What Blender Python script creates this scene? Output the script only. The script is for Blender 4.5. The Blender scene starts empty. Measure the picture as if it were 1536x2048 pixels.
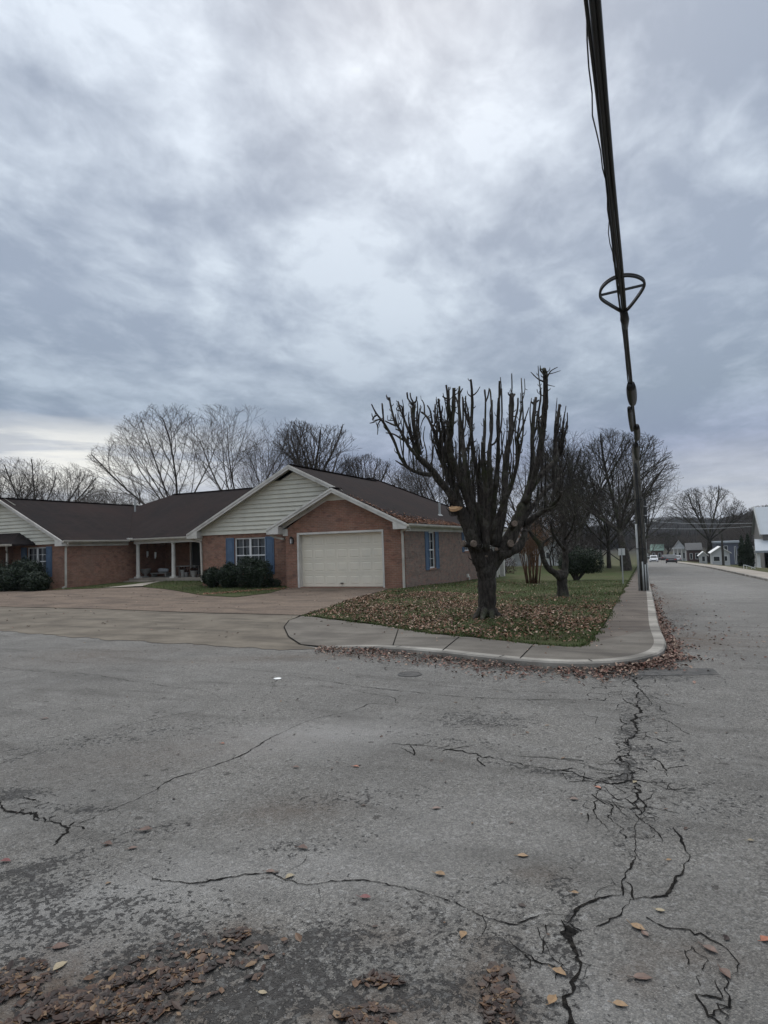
import bpy, bmesh, math, random
import numpy as np
from mathutils import Vector, Matrix
R = math.radians
random.seed(7); rng = np.random.default_rng(7)
scene = bpy.context.scene
COL = scene.collection

# ------------------------------------------------------------------ camera
F_PX, YAW, PITCH, ROLL = 1225.2, .43334, .05444, -.03111      # for a 1536 px wide frame
CAM = np.array([0., 0., 1.6])
cw = np.array([-math.sin(YAW)*math.cos(PITCH), math.cos(YAW)*math.cos(PITCH), math.sin(PITCH)])
_r = np.array([math.cos(YAW), math.sin(YAW), 0.]); _u = np.cross(_r, cw)
cr = _r*math.cos(ROLL)+_u*math.sin(ROLL); cu = -_r*math.sin(ROLL)+_u*math.cos(ROLL)
cam_data = bpy.data.cameras.new('camera'); cam = bpy.data.objects.new('camera', cam_data); COL.objects.link(cam)
cam_data.sensor_fit = 'HORIZONTAL'; cam_data.sensor_width = 36; cam_data.lens = F_PX/1536*36
cam_data.clip_start = .05; cam_data.clip_end = 9000
cam.matrix_world = Matrix(((cr[0], cu[0], -cw[0], CAM[0]), (cr[1], cu[1], -cw[1], CAM[1]), (cr[2], cu[2], -cw[2], CAM[2]), (0, 0, 0, 1)))
scene.camera = cam
scene.render.resolution_x, scene.render.resolution_y = 768, 1024

# ------------------------------------------------------------------ exposure
vs = scene.view_settings
vs.view_transform = 'Standard'; vs.look = 'None'; vs.gamma = 1; vs.exposure = 0.12; vs.use_curve_mapping = False

# ------------------------------------------------------------------ node helper
class N:
    def __init__(s, tree): s.t = tree; s.n = tree.nodes; s.l = tree.links
    def add(s, typ, ins=None, **kw):
        n = s.n.new(typ)
        for k, v in kw.items(): setattr(n, k, v)
        for k, v in (ins or {}).items():
            i = n.inputs[k]
            if isinstance(v, bpy.types.NodeSocket): s.l.new(v, i)
            else: i.default_value = v
        return n
    def math(s, op, a, b=0., c=0., clamp=False):
        return s.add('ShaderNodeMath', {0: a, 1: b, 2: c}, operation=op, use_clamp=clamp).outputs[0]
    def mix(s, f, a, b, blend='MIX'):
        n = s.n.new('ShaderNodeMix'); n.data_type = 'RGBA'; n.blend_type = blend; n.clamp_factor = True
        for i, v in ((0, f), (6, a), (7, b)):
            if isinstance(v, bpy.types.NodeSocket): s.l.new(v, n.inputs[i])
            else: n.inputs[i].default_value = v if i == 0 else (*v, 1)
        return n.outputs[2]
    def noise(s, vec, scale, detail=4, rough=.55, dist=0., w=None):
        n = s.add('ShaderNodeTexNoise', {'Scale': scale, 'Detail': detail, 'Roughness': rough, 'Distortion': dist})
        if vec is not None: s.l.new(vec, n.inputs['Vector'])
        return n.outputs[0]
    def ramp(s, f, stops, interp='LINEAR'):
        n = s.n.new('ShaderNodeValToRGB'); s.l.new(f, n.inputs[0]); cr_ = n.color_ramp; cr_.interpolation = interp
        while len(cr_.elements) < len(stops): cr_.elements.new(.5)
        for e, (p, c) in zip(cr_.elements, stops):
            e.position = p; e.color = (c, c, c, 1) if isinstance(c, (int, float)) else (*c, 1)
        return n.outputs[0]
    def mapr(s, v, a, b, c, d):
        return s.add('ShaderNodeMapRange', {0: v, 1: a, 2: b, 3: c, 4: d}).outputs[0]

# ------------------------------------------------------------------ world: overcast sky
SUN_EL, SUN_ROT = R(48), R(-20)
world = bpy.data.worlds.new('World'); scene.world = world; world.use_nodes = True
w = N(world.node_tree); w.n.clear()
tc = w.add('ShaderNodeTexCoord').outputs['Generated']
sep = w.add('ShaderNodeSeparateXYZ', {0: tc})
zc = w.math('MAXIMUM', sep.outputs[2], 0.0)
zz = w.math('ADD', zc, .16)
px = w.math('DIVIDE', sep.outputs[0], zz); py = w.math('DIVIDE', sep.outputs[1], zz)
pv = w.add('ShaderNodeCombineXYZ', {0: px, 1: py, 2: 3.7}).outputs[0]
pst = w.add('ShaderNodeMapping', {0: pv, 'Location': (2.3, .4, 0), 'Scale': (1.0, .8, 1), 'Rotation': (0, 0, R(35))}).outputs[0]
big = w.noise(pst, .8, 2, .5, .2)
mid = w.noise(pst, 2.6, 6, .58, .25)
fin = w.noise(pst, 7.5, 6, .6, .3)
cl = w.math('ADD', w.math('MULTIPLY', big, .24), w.math('ADD', w.math('MULTIPLY', mid, .52), w.math('MULTIPLY', fin, .26)))
cl = w.mapr(cl, .435, .60, 0, 1)
cl = w.math('POWER', w.math('MAXIMUM', cl, 0), 1.25)
dark = w.ramp(zc, [(0, (.42, .47, .55)), (.04, (.38, .43, .52)), (.12, (.185, .235, .36)), (.22, (.235, .295, .385)), (.36, (.30, .36, .46)), (.55, (.33, .385, .48)), (.75, (.39, .445, .54)), (1, (.9, .95, 1.0))])
lite = w.ramp(zc, [(0, (.72, .75, .80)), (.05, (.60, .65, .74)), (.13, (.30, .35, .50)), (.22, (.40, .475, .57)), (.36, (.58, .66, .75)), (.55, (.70, .775, .87)), (.75, (.80, .87, .96)), (1, (1.0, 1.0, 1.0))])
clouds = w.mix(cl, dark, lite)
# the clear, bright slot low in the west (left of the house)
az = w.math('ARCTAN2', sep.outputs[0], sep.outputs[1])
slotn = w.noise(w.add('ShaderNodeMapping', {0: tc, 'Scale': (2.2, 2.2, 22)}).outputs[0], 1.5, 6, .55, .4)
slot = w.math('MULTIPLY', w.ramp(w.math('ADD', zc, w.math('MULTIPLY', w.math('SUBTRACT', slotn, .5), .05)), [(0, .8), (.055, .9), (.085, .45), (.105, .95), (.15, 1), (.175, .8), (.205, 0)]),
              w.mapr(az, -.58, -.86, 0, 1))
slot = w.math('MULTIPLY', slot, w.mapr(slotn, .38, .52, .45, 1), clamp=True)
clouds = w.mix(slot, clouds, (.90, .89, .84))
slot2 = w.math('MULTIPLY', w.ramp(zc, [(0, .9), (.06, .75), (.11, .5), (.15, 0)]), w.mapr(az, -.22, .06, 0, .8))
clouds = w.mix(w.math('MULTIPLY', slot2, w.mapr(slotn, .40, .6, .3, 1)), clouds, (.60, .62, .66))
sky = w.add('ShaderNodeTexSky', sky_type='NISHITA', sun_disc=False, sun_elevation=SUN_EL, sun_rotation=SUN_ROT, air_density=1.2, dust_density=2.5)
skyb = w.mix(1.0, sky.outputs[0], (.1, .1, .1), 'MULTIPLY')
fin_c = w.mix(.93, skyb, clouds)
zen = w.mapr(sep.outputs[2], .74, .95, 1.0, 2.6)          # overcast sky is brightest overhead; raised above the view to light the ground
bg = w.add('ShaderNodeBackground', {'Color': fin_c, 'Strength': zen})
w.l.new(bg.outputs[0], w.add('ShaderNodeOutputWorld').inputs[0])

sun_d = bpy.data.lights.new('sun', 'SUN'); sun_d.energy = 1.25; sun_d.angle = R(30); sun_d.color = (1, .96, .90)
sun = bpy.data.objects.new('sun', sun_d); COL.objects.link(sun)
sd = Vector((math.sin(SUN_ROT)*math.cos(SUN_EL), math.cos(SUN_ROT)*math.cos(SUN_EL), math.sin(SUN_EL)))
# high, behind thin cloud; lights ground and roofs alike
sun.rotation_euler = sd.to_track_quat('Z', 'Y').to_euler()

# ------------------------------------------------------------------ helpers
def ray(x, y): return cw + cr*(x-768)/F_PX - cu*(y-1024)/F_PX
def P(x, y, d): return CAM + ray(x, y)*d
def PY(x, y, Y): r_ = ray(x, y); return CAM + r_*(Y-CAM[1])/r_[1]
def sp(t): return (t+np.sqrt(t*t+9))/2
def sst(t): t = np.clip(t, 0, 1); return t*t*(3-2*t)
def g(x, y):
    x = np.asarray(x, float); y = np.asarray(y, float)
    st = -.024*sp(y-9)-.007*sp(y-60)+.031*sp(y-175)
    ho = -.035*sp(y-22)+.035*sp(y-40)-.03*sp(y-60)+.03*sp(y-175)
    wt = np.maximum(sst((x+10)/7), sst((y-45)/40))
    side_drop = 1.2*sst((x-(4.0-.0345*(y-32.8))-2.5)/8)*sst((y-12)/20)*(1-sst((y-120)/60))
    return st*wt+ho*(1-wt)-side_drop
def lv(x, y):   # level of pavement and lawn round the corner
    return g(x, y)+.015+.095*sst((np.asarray(x, float)+5.9)/3.0)
def G(x, y, fn=g):
    r_ = ray(x, y); z = 0.
    for _ in range(60):
        t = (z-CAM[2])/r_[2]; p = CAM+r_*t; z = .5*z+.5*float(fn(p[0], p[1]))
    return np.array([p[0], p[1], z])

class MB:
    def __init__(s): s.v = []; s.f = []; s.m = []
    def face(s, pts, m=0):
        b = len(s.v); s.v += [tuple(map(float, p)) for p in pts]; s.f.append(tuple(range(b, b+len(pts)))); s.m.append(m)
    def box(s, x0, x1, y0, y1, z0, z1, m=0):
        b = len(s.v)
        s.v += [(x, y, z) for z in (z0, z1) for y in (y0, y1) for x in (x0, x1)]
        for q in ((0, 2, 3, 1), (4, 5, 7, 6), (0, 1, 5, 4), (2, 6, 7, 3), (0, 4, 6, 2), (1, 3, 7, 5)):
            s.f.append(tuple(b+i for i in q)); s.m.append(m)
    def bar(s, a, b_, wd, ht, m=0, up=(0, 0, 1)):
        a = np.array(a, float); b_ = np.array(b_, float); d = b_-a; d /= np.linalg.norm(d)
        sd_ = np.cross(d, up); sd_ /= np.linalg.norm(sd_); u2 = np.cross(sd_, d)
        b = len(s.v)
        for p in (a, b_):
            for i, j in ((-1, -1), (1, -1), (1, 1), (-1, 1)): s.v.append(tuple(p+sd_*i*wd/2+u2*j*ht/2))
        for q in ((0, 3, 2, 1), (4, 5, 6, 7), (0, 1, 5, 4), (1, 2, 6, 5), (2, 3, 7, 6), (3, 0, 4, 7)):
            s.f.append(tuple(b+i for i in q)); s.m.append(m)
    def prism(s, poly, axis, a, b_, m=0):
        # poly: 2D points in the plane normal to axis; extruded between a and b_
        def mk(p, c):
            return {'x': (c, p[0], p[1]), 'y': (p[0], c, p[1]), 'z': (p[0], p[1], c)}[axis]
        n = len(poly); b = len(s.v)
        s.v += [mk(p, a) for p in poly]+[mk(p, b_) for p in poly]
        s.f.append(tuple(range(b, b+n))); s.m.append(m)
        s.f.append(tuple(range(b+2*n-1, b+n-1, -1))); s.m.append(m)
        for i in range(n):
            j = (i+1) % n; s.f.append((b+i, b+n+i, b+n+j, b+j)); s.m.append(m)
    def tube(s, pts, rad, n=6, m=0, cap=True, rough=0.):
        pts = [np.array(p, float) for p in pts]; k = len(pts)
        if not hasattr(rad, '__len__'): rad = [rad]*k
        b = len(s.v); prev = None
        for i, p in enumerate(pts):
            d = pts[min(i+1, k-1)]-pts[max(i-1, 0)]; L = math.sqrt(d@d) or 1; d = d/L
            if prev is None:
                a = np.array((0, 0, 1.)) if abs(d[2]) < .9 else np.array((1., 0, 0)); x = np.cross(a, d)
            else: x = prev-d*(prev@d)
            x = x/(math.sqrt(x@x) or 1); prev = x; y = np.cross(d, x)
            for j in range(n):
                an = 2*math.pi*j/n; rr = rad[i]*(1+(random.random()-.5)*rough if rough else 1)
                q = p+x*math.cos(an)*rr+y*math.sin(an)*rr; s.v.append((q[0], q[1], q[2]))
        for i in range(k-1):
            for j in range(n):
                j2 = (j+1) % n; s.f.append((b+i*n+j, b+i*n+j2, b+(i+1)*n+j2, b+(i+1)*n+j)); s.m.append(m)
        if cap:
            s.f.append(tuple(b+(k-1)*n+j for j in range(n))); s.m.append(m)
            s.f.append(tuple(b+j for j in range(n-1, -1, -1))); s.m.append(m)
    def lathe(s, c, prof, n=16, m=0):
        b = len(s.v)
        for r_, z in prof:
            for j in range(n):
                an = 2*math.pi*j/n; s.v.append((c[0]+r_*math.cos(an), c[1]+r_*math.sin(an), c[2]+z))
        for i in range(len(prof)-1):
            for j in range(n):
                j2 = (j+1) % n; s.f.append((b+i*n+j, b+i*n+j2, b+(i+1)*n+j2, b+(i+1)*n+j)); s.m.append(m)
        s.f.append(tuple(b+(len(prof)-1)*n+j for j in range(n))); s.m.append(m)
    def build(s, name, mats, parent=None, local=False, smooth=False, uv=True):
        me = bpy.data.meshes.new(name)
        off = np.zeros(3)
        if parent is not None and not local:
            q = parent
            while q.parent: q = q.parent
            off = np.array(q.location)
        v = np.array(s.v, float).reshape(-1, 3)-off
        me.from_pydata(v.tolist(), [], s.f)
        if not isinstance(mats, (list, tuple)): mats = [mats]
        for m_ in mats: me.materials.append(m_)
        if len(mats) > 1: me.polygons.foreach_set('material_index', s.m)
        if smooth: me.polygons.foreach_set('use_smooth', [True]*len(s.f))
        if uv and len(s.f) < 60000:
            ul = me.uv_layers.new(name='UVMap'); data = np.zeros((len(me.loops), 2))
            for p in me.polygons:
                n = np.array(p.normal)
                if abs(n[2]) > .998: t = np.array((1., 0, 0)); b = np.array((0, 1., 0))
                else:
                    t = np.cross((0, 0, 1.), n); t /= np.linalg.norm(t) or 1; b = np.cross(n, t)
                for li in p.loop_indices:
                    q = v[me.loops[li].vertex_index]+off; data[li] = (q@t, q@b)
            ul.data.foreach_set('uv', data.ravel())
        o = bpy.data.objects.new(name, me); COL.objects.link(o)
        if parent is not None: o.parent = parent
        return o

def tag(o, label=None, cat=None, group=None, kind=None):
    if label: o['label'] = label
    if cat: o['category'] = cat
    if group: o['group'] = group
    if kind: o['kind'] = kind
    return o
def empty(name, loc, label, cat, group=None):
    o = bpy.data.objects.new(name, None); COL.objects.link(o); o.location = tuple(map(float, loc)); o.empty_display_size = .2
    return tag(o, label, cat, group)
def copy_tree(o, parent=None):
    c = o.copy(); COL.objects.link(c)
    if parent is not None: c.parent = parent
    for ch in list(o.children):
        copy_tree(ch, c)
    return c

# ------------------------------------------------------------------ materials
def mat(name, base, rough=.7, var=.0, vscale=6., bump=0., bscale=40., metal=0., spec=.5, coord='Object', dirt=None):
    m = bpy.data.materials.new(name); m.use_nodes = True; n = N(m.node_tree)
    bs = n.n['Principled BSDF']; bs.inputs['Roughness'].default_value = rough; bs.inputs['Metallic'].default_value = metal
    bs.inputs['Specular IOR Level'].default_value = spec
    co = n.add('ShaderNodeTexCoord').outputs[coord]
    col = base
    if var or dirt:
        f = n.noise(co, vscale, 5, .6)
        a = tuple(c*(1-var) for c in base); b = tuple(min(1, c*(1+var)) for c in base)
        out = n.mix(n.mapr(f, .3, .7, 0, 1), a, b)
        if dirt: out = n.mix(n.mapr(n.noise(co, vscale*.37, 6, .65), .48, .68, 0, .8), out, dirt)
        n.l.new(out, bs.inputs['Base Color'])
    else: bs.inputs['Base Color'].default_value = (*base, 1)
    if bump:
        bn = n.add('ShaderNodeBump', {'Strength': bump, 'Distance': .02, 'Height': n.noise(co, bscale, 5, .6)})
        n.l.new(bn.outputs[0], bs.inputs['Normal'])
    return m
M = {}
M['trim'] = mat('trim_paint', (.62, .60, .55), .5, .08, 3, .05, 30, dirt=(.42, .40, .35))
M['white'] = mat('white_paint', (.72, .72, .70), .45, .06, 4)
M['gutter'] = mat('gutter_paint', (.50, .47, .41), .45, .1, 3, dirt=(.33, .30, .25))
M['shutter'] = mat('blue_shutter_paint', (.075, .125, .20), .6, .12, 5, .05, 50)
M['door'] = mat('garage_door_paint', (.78, .72, .59), .45, .04, 1.2, .02, 20, dirt=(.69, .645, .54))
M['black'] = mat('black_metal', (.02, .02, .02), .5)
M['rubber'] = mat('black_cable_jacket', (.012, .012, .013), .45, .2, 8)
M['steel'] = mat('galvanised_steel', (.38, .39, .39), .45, .15, 6, metal=.6)
M['conduit'] = mat('grey_conduit', (.33, .34, .33), .6, .15, 6)
M['interior'] = mat('dark_interior', (.03, .028, .027), .9)
M['curtain'] = mat('lace_curtain', (.38, .40, .42), .9, .2, 20)
M['concrete_pot'] = mat('cast_concrete', (.30, .29, .27), .9, .2, 12, .2, 60, dirt=(.22, .22, .19))
M['terracotta'] = mat('terracotta', (.30, .14, .09), .8, .15, 9)
M['lampglass'] = mat('lamp_glass', (.5, .5, .5), .2)
M['tire'] = mat('tyre_rubber', (.02, .02, .02), .8)
M['chrome'] = mat('bright_metal', (.5, .5, .5), .25, metal=1)
M['red'] = mat('red_lens', (.4, .02, .02), .3)
M['carwhite'] = mat('white_car_paint', (.75, .76, .78), .25, spec=.6)
M['cardark'] = mat('dark_car_paint', (.03, .03, .035), .25, spec=.6)
M['carsilver'] = mat('silver_car_paint', (.45, .47, .5), .3, metal=.3)
M['cargreen'] = mat('grey_green_car_paint', (.10, .13, .12), .3)
M['signback'] = mat('bare_sign_aluminium', (.62, .63, .62), .5, .05, 5, metal=.2)
M['cutwood'] = mat('fresh_cut_wood', (.60, .36, .19), .8, .2, 30)
M['cutgrey'] = mat('weathered_cut_wood', (.17, .13, .10), .95, .5, 45, .5, 60, dirt=(.06, .05, .04))
M['stone'] = mat('grey_stone', (.22, .21, .20), .9, .2, 10, .2, 40)

def glass_mat():
    m = bpy.data.materials.new('window_glass'); m.use_nodes = True; n = N(m.node_tree)
    bs = n.n['Principled BSDF']; bs.inputs['Base Color'].default_value = (.02, .025, .03, 1)
    bs.inputs['Roughness'].default_value = .06; bs.inputs['Alpha'].default_value = .45
    return m
M['glass'] = glass_mat()

def brick_mat(name, c1, c2, mortar):
    m = bpy.data.materials.new(name); m.use_nodes = True; n = N(m.node_tree); bs = n.n['Principled BSDF']
    uv = n.add('ShaderNodeTexCoord').outputs['UV']
    wob = n.noise(uv, 9, 3, .5)
    b = n.add('ShaderNodeTexBrick', {'Vector': uv, 'Color1': (*c1, 1), 'Color2': (*c2, 1), 'Mortar': (*mortar, 1), 'Scale': 1.0,
        'Mortar Size': .006, 'Mortar Smooth': .3, 'Bias': 0., 'Brick Width': .203, 'Row Height': .068}, offset=.5)
    vor = n.add('ShaderNodeTexVoronoi', {'Vector': n.add('ShaderNodeMapping', {0: uv, 'Scale': (5, 14.7, 1)}).outputs[0], 'Scale': 1.})
    hs = n.mix(n.mapr(n.noise(uv, 3.1, 5, .7), .42, .62, 0, .65), b.outputs[0], tuple(x*.55 for x in c1))
    hs = n.mix(n.mapr(vor.outputs['Color'], .62, .75, 0, .35), hs, (.36, .17, .12))
    hs = n.mix(n.mapr(vor.outputs['Color'], .22, .12, 0, .5), hs, (.10, .055, .05))
    hs = n.mix(n.mapr(n.noise(uv, .55, 4, .6), .5, .75, 0, .5), hs, (.22, .16, .13))
    n.l.new(hs, bs.inputs['Base Color']); bs.inputs['Roughness'].default_value = .85
    h = n.math('ADD', n.math('MULTIPLY', b.outputs['Fac'], -1.), n.math('MULTIPLY', n.noise(uv, 60, 4), .4))
    bp = n.add('ShaderNodeBump', {'Strength': .6, 'Distance': .008, 'Height': h}); n.l.new(bp.outputs[0], bs.inputs['Normal'])
    return m
M['brick'] = brick_mat('red_brick', (.31, .160, .102), (.24, .118, .080), (.29, .24, .195))
M['brick2'] = brick_mat('tan_brick', (.25, .175, .135), (.205, .145, .115), (.28, .24, .205))  # browner, less red mix for the side and back walls

def shingle_mat(name='roof_shingles', a=(.030, .021, .020), b2=(.017, .014, .014)):
    m = bpy.data.materials.new(name); m.use_nodes = True; n = N(m.node_tree); bs = n.n['Principled BSDF']
    uv = n.add('ShaderNodeTexCoord').outputs['UV']
    b = n.add('ShaderNodeTexBrick', {'Vector': uv, 'Color1': (*a, 1), 'Color2': (*b2, 1), 'Mortar': (.012, .011, .011, 1), 'Scale': 1.0,
        'Mortar Size': .012, 'Mortar Smooth': .3, 'Brick Width': .31, 'Row Height': .14}, offset=.37)
    c = n.mix(n.mapr(n.noise(uv, .13, 4, .6), .42, .6, 0, .8), b.outputs[0], (.033, .022, .020))
    c = n.mix(n.mapr(n.noise(uv, .35, 5, .65), .4, .65, 0, .6), c, (.016, .016, .017))
    st = n.noise(n.add('ShaderNodeMapping', {0: uv, 'Scale': (2.2, .3, 1)}).outputs[0], 1., 5, .6)
    c = n.mix(n.mapr(st, .5, .7, 0, .45), c, (.036, .028, .026))
    c = n.mix(n.mapr(n.noise(uv, 90, 3, .7), .4, .75, 0, .35), c, (.055, .045, .042))
    n.l.new(c, bs.inputs['Base Color']); bs.inputs['Roughness'].default_value = 1.; bs.inputs['Specular IOR Level'].default_value = .06
    h = n.math('ADD', n.math('MULTIPLY', b.outputs['Fac'], -1.), n.math('MULTIPLY', n.noise(uv, 120, 3), .6))
    bp = n.add('ShaderNodeBump', {'Strength': .5, 'Distance': .01, 'Height': h}); n.l.new(bp.outputs[0], bs.inputs['Normal'])
    return m
M['shingle'] = shingle_mat()
M['siding'] = mat('cream_vinyl_siding', (.60, .58, .485), .5, .06, 2, .03, 30, dirt=(.50, .48, .40))

def bark_mat(name, base, moss=None, light=None, bscale=1.):
    m = bpy.data.materials.new(name); m.use_nodes = True; n = N(m.node_tree); bs = n.n['Principled BSDF']
    co = n.add('ShaderNodeTexCoord').outputs['Object']
    st = n.add('ShaderNodeMapping', {0: co, 'Scale': (1, 1, .22)}).outputs[0]
    f = n.noise(st, 22*bscale, 7, .68, .3)
    c = n.mix(n.mapr(f, .36, .62, 0, 1), tuple(x*.35 for x in base), tuple(x*1.35 for x in base))
    if light: c = n.mix(n.mapr(n.noise(co, 3.3, 6, .7), .52, .66, 0, .6), c, light)
    if moss: c = n.mix(n.math('MULTIPLY', n.mapr(n.noise(co, 1.1, 6, .7), .5, .68, 0, .85), n.mapr(n.noise(co, 25, 4, .6), .35, .55, .2, 1)), c, moss)
    n.l.new(c, bs.inputs['Base Color']); bs.inputs['Roughness'].default_value = .95; bs.inputs['Specular IOR Level'].default_value = .2
    bp = n.add('ShaderNodeBump', {'Strength': .9, 'Distance': .03, 'Height': f}); n.l.new(bp.outputs[0], bs.inputs['Normal'])
    return m
M['bark'] = bark_mat('dark_bark', (.050, .043, .037), moss=(.045, .055, .02), light=(.13, .122, .105))
M['bark2'] = bark_mat('grey_twig_bark', (.085, .072, .063))
M['bark_cut'] = bark_mat('pale_grey_bark', (.13, .115, .10))
M['myrtle'] = bark_mat('tan_peeling_bark', (.17, .10, .062))
M['wood'] = bark_mat('weathered_pole_wood', (.075, .07, .06), bscale=.6)

def leaf_mat(name, cols, rough=.75):
    m = bpy.data.materials.new(name); m.use_nodes = True; n = N(m.node_tree); bs = n.n['Principled BSDF']
    geo = n.add('ShaderNodeNewGeometry').outputs['Random Per Island']
    st = [(i/len(cols), c) for i, c in enumerate(cols)]
    c = n.ramp(geo, st, 'CONSTANT')
    co = n.add('ShaderNodeTexCoord').outputs['Object']
    c = n.mix(n.mapr(n.noise(co, 45, 4, .7), .4, .7, 0, .45), c, tuple(x*.4 for x in cols[0]))
    n.l.new(c, bs.inputs['Base Color']); bs.inputs['Roughness'].default_value = rough; bs.inputs['Specular IOR Level'].default_value = .3
    return m
M['leaf_lawn'] = leaf_mat('dry_lawn_leaves', [(.15, .075, .042), (.24, .125, .075), (.085, .042, .028), (.36, .23, .155), (.11, .060, .038), (.20, .085, .048), (.46, .33, .25), (.06, .036, .026), (.17, .098, .058)])
M['leaf_gut'] = leaf_mat('red_brown_leaves', [(.15, .095, .07), (.22, .14, .105), (.085, .05, .042), (.33, .24, .18), (.13, .075, .058), (.21, .10, .075), (.07, .045, .038), (.30, .19, .15)])
M['leaf_roof'] = leaf_mat('orange_roof_leaves', [(.22, .10, .055), (.33, .16, .09), (.13, .06, .04), (.42, .24, .15), (.18, .09, .06)])
M['leaf_wet'] = leaf_mat('wet_leaf_litter', [(.034, .020, .014), (.068, .034, .019), (.022, .014, .011), (.115, .062, .032), (.030, .017, .013), (.050, .025, .016), (.16, .098, .050), (.016, .012, .010), (.042, .022, .015), (.027, .016, .012)], .5)
M['leaf_green'] = leaf_mat('dark_shrub_leaves', [(.012, .022, .010), (.020, .036, .014), (.009, .017, .009), (.030, .045, .018), (.015, .028, .013)], .5)
M['leaf_redsh'] = leaf_mat('red_brown_shrub_leaves', [(.07, .035, .03), (.05, .028, .024), (.09, .05, .035)])
M['grassb'] = leaf_mat('grass_blades', [(.05, .085, .018), (.075, .115, .026), (.105, .11, .04), (.04, .068, .016), (.15, .13, .065), (.065, .10, .024)], .6)
M['leaf1'] = mat('tan_leaf', (.24, .15, .075), .6, .25, 60)
M['leaf2'] = mat('brown_leaf', (.10, .055, .038), .5, .3, 60)
M['leaf3'] = mat('red_leaf', (.16, .05, .045), .5, .25, 60)
M['leaf4'] = mat('pale_leaf', (.26, .21, .13), .6, .25, 60)
M['leaf5'] = mat('orange_leaf', (.30, .11, .06), .6, .25, 60)

def asphalt_mat():
    m = bpy.data.materials.new('worn_asphalt'); m.use_nodes = True; n = N(m.node_tree); bs = n.n['Principled BSDF']
    co = n.add('ShaderNodeTexCoord').outputs['Object']
    at = n.add('ShaderNodeAttribute', attribute_name='wear')
    s3 = n.add('ShaderNodeSeparateColor', {0: at.outputs['Color']})
    dk, br, lt = s3.outputs[0], s3.outputs[1], s3.outputs[2]
    agg = n.add('ShaderNodeTexVoronoi', {'Vector': co, 'Scale': 110., 'Randomness': 1.})
    agg2 = n.add('ShaderNodeTexVoronoi', {'Vector': co, 'Scale': 55., 'Randomness': 1.})
    gr = n.noise(co, 230, 3, .7)
    c = n.mix(n.mapr(agg.outputs['Color'], .1, .9, 0, 1), (.140, .131, .117), (.385, .362, .327))
    c = n.mix(n.mapr(agg2.outputs['Color'], .72, .9, 0, .65), c, (.48, .465, .44))
    c = n.mix(n.mapr(agg2.outputs['Color'], .28, .1, 0, .6), c, (.085, .083, .08))
    c = n.mix(n.mapr(agg.outputs['Distance'], .45, .8, 0, .45), c, (.055, .054, .052))
    c = n.mix(n.mapr(gr, .35, .65, .6, 0), c, (.05, .049, .046))
    # broad tone changes
    c = n.mix(n.mapr(n.noise(co, .6, 6, .6), .38, .64, 0, .45), c, (.095, .090, .083))
    c = n.mix(n.mapr(n.noise(co, 2.3, 6, .65), .5, .72, 0, .3), c, (.28, .272, .255))
    stn = n.noise(n.add('ShaderNodeMapping', {0: co, 'Scale': (.5, 2.2, 1), 'Rotation': (0, 0, R(8))}).outputs[0], 1.2, 6, .62, .3)
    c = n.mix(n.mapr(stn, .52, .68, 0, .5), c, (.080, .074, .066))
    c = n.mix(n.math('MULTIPLY', lt, .6), c, (.36, .35, .335))
    # brown dirt film
    c = n.mix(n.math('MULTIPLY', br, n.mapr(n.noise(co, 7, 6, .7), .35, .6, .25, 1)), c, (.095, .066, .046))
    # dark pits where the binder has gone
    pn = n.noise(co, 34, 6, .68, .3)
    pn2 = n.noise(co, 5.5, 6, .7, .3)
    pit = n.mapr(n.math('ADD', n.math('ADD', n.math('MULTIPLY', pn, .75), n.math('MULTIPLY', pn2, .3)), n.math('MULTIPLY', dk, .20)), .64, .668, 0, 1)
    c = n.mix(n.math('MULTIPLY', pit, .9), c, (.026, .023, .021))
    c = n.mix(n.math('MULTIPLY', pit, n.mapr(agg2.outputs['Color'], .6, .8, 0, .55)), c, (.17, .165, .155))
    sm = n.math('MULTIPLY', n.mapr(dk, .3, 1, 0, .5), n.mapr(n.noise(co, 9, 6, .7), .42, .6, .1, 1))
    c = n.mix(sm, c, (.075, .07, .062))
    # sparse small stains
    sp_ = n.add('ShaderNodeTexVoronoi', {'Vector': co, 'Scale': 3.1, 'Randomness': 1.})
    rad = n.math('MULTIPLY', n.math('ADD', n.noise(co, 22, 4, .6), -.3), .42)
    c = n.mix(n.mapr(n.math('SUBTRACT', rad, sp_.outputs['Distance']), 0, .02, 0, .75), c, (.05, .045, .04))
    n.l.new(c, bs.inputs['Base Color']); bs.inputs['Specular IOR Level'].default_value = .35
    n.l.new(n.mapr(pit, 0, 1, .9, .65), bs.inputs['Roughness'])
    h = n.math('ADD', n.math('MULTIPLY', agg.outputs['Distance'], -1.), n.math('MULTIPLY', pit, -1.6))
    h = n.math('ADD', h, n.math('MULTIPLY', gr, .6))
    bp = n.add('ShaderNodeBump', {'Strength': 1., 'Distance': .009, 'Height': h}); n.l.new(bp.outputs[0], bs.inputs['Normal'])
    return m
M['asphalt'] = asphalt_mat()
M['crack'] = mat('crack_dirt_and_edge_shade', (.012, .011, .010), .98, .6, 60, .9, 140, spec=.1, dirt=(.045, .040, .034))
M['patch'] = mat('dark_asphalt_patch', (.075, .072, .068), .95, .45, 14, .8, 120, dirt=(.13, .12, .11))

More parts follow.
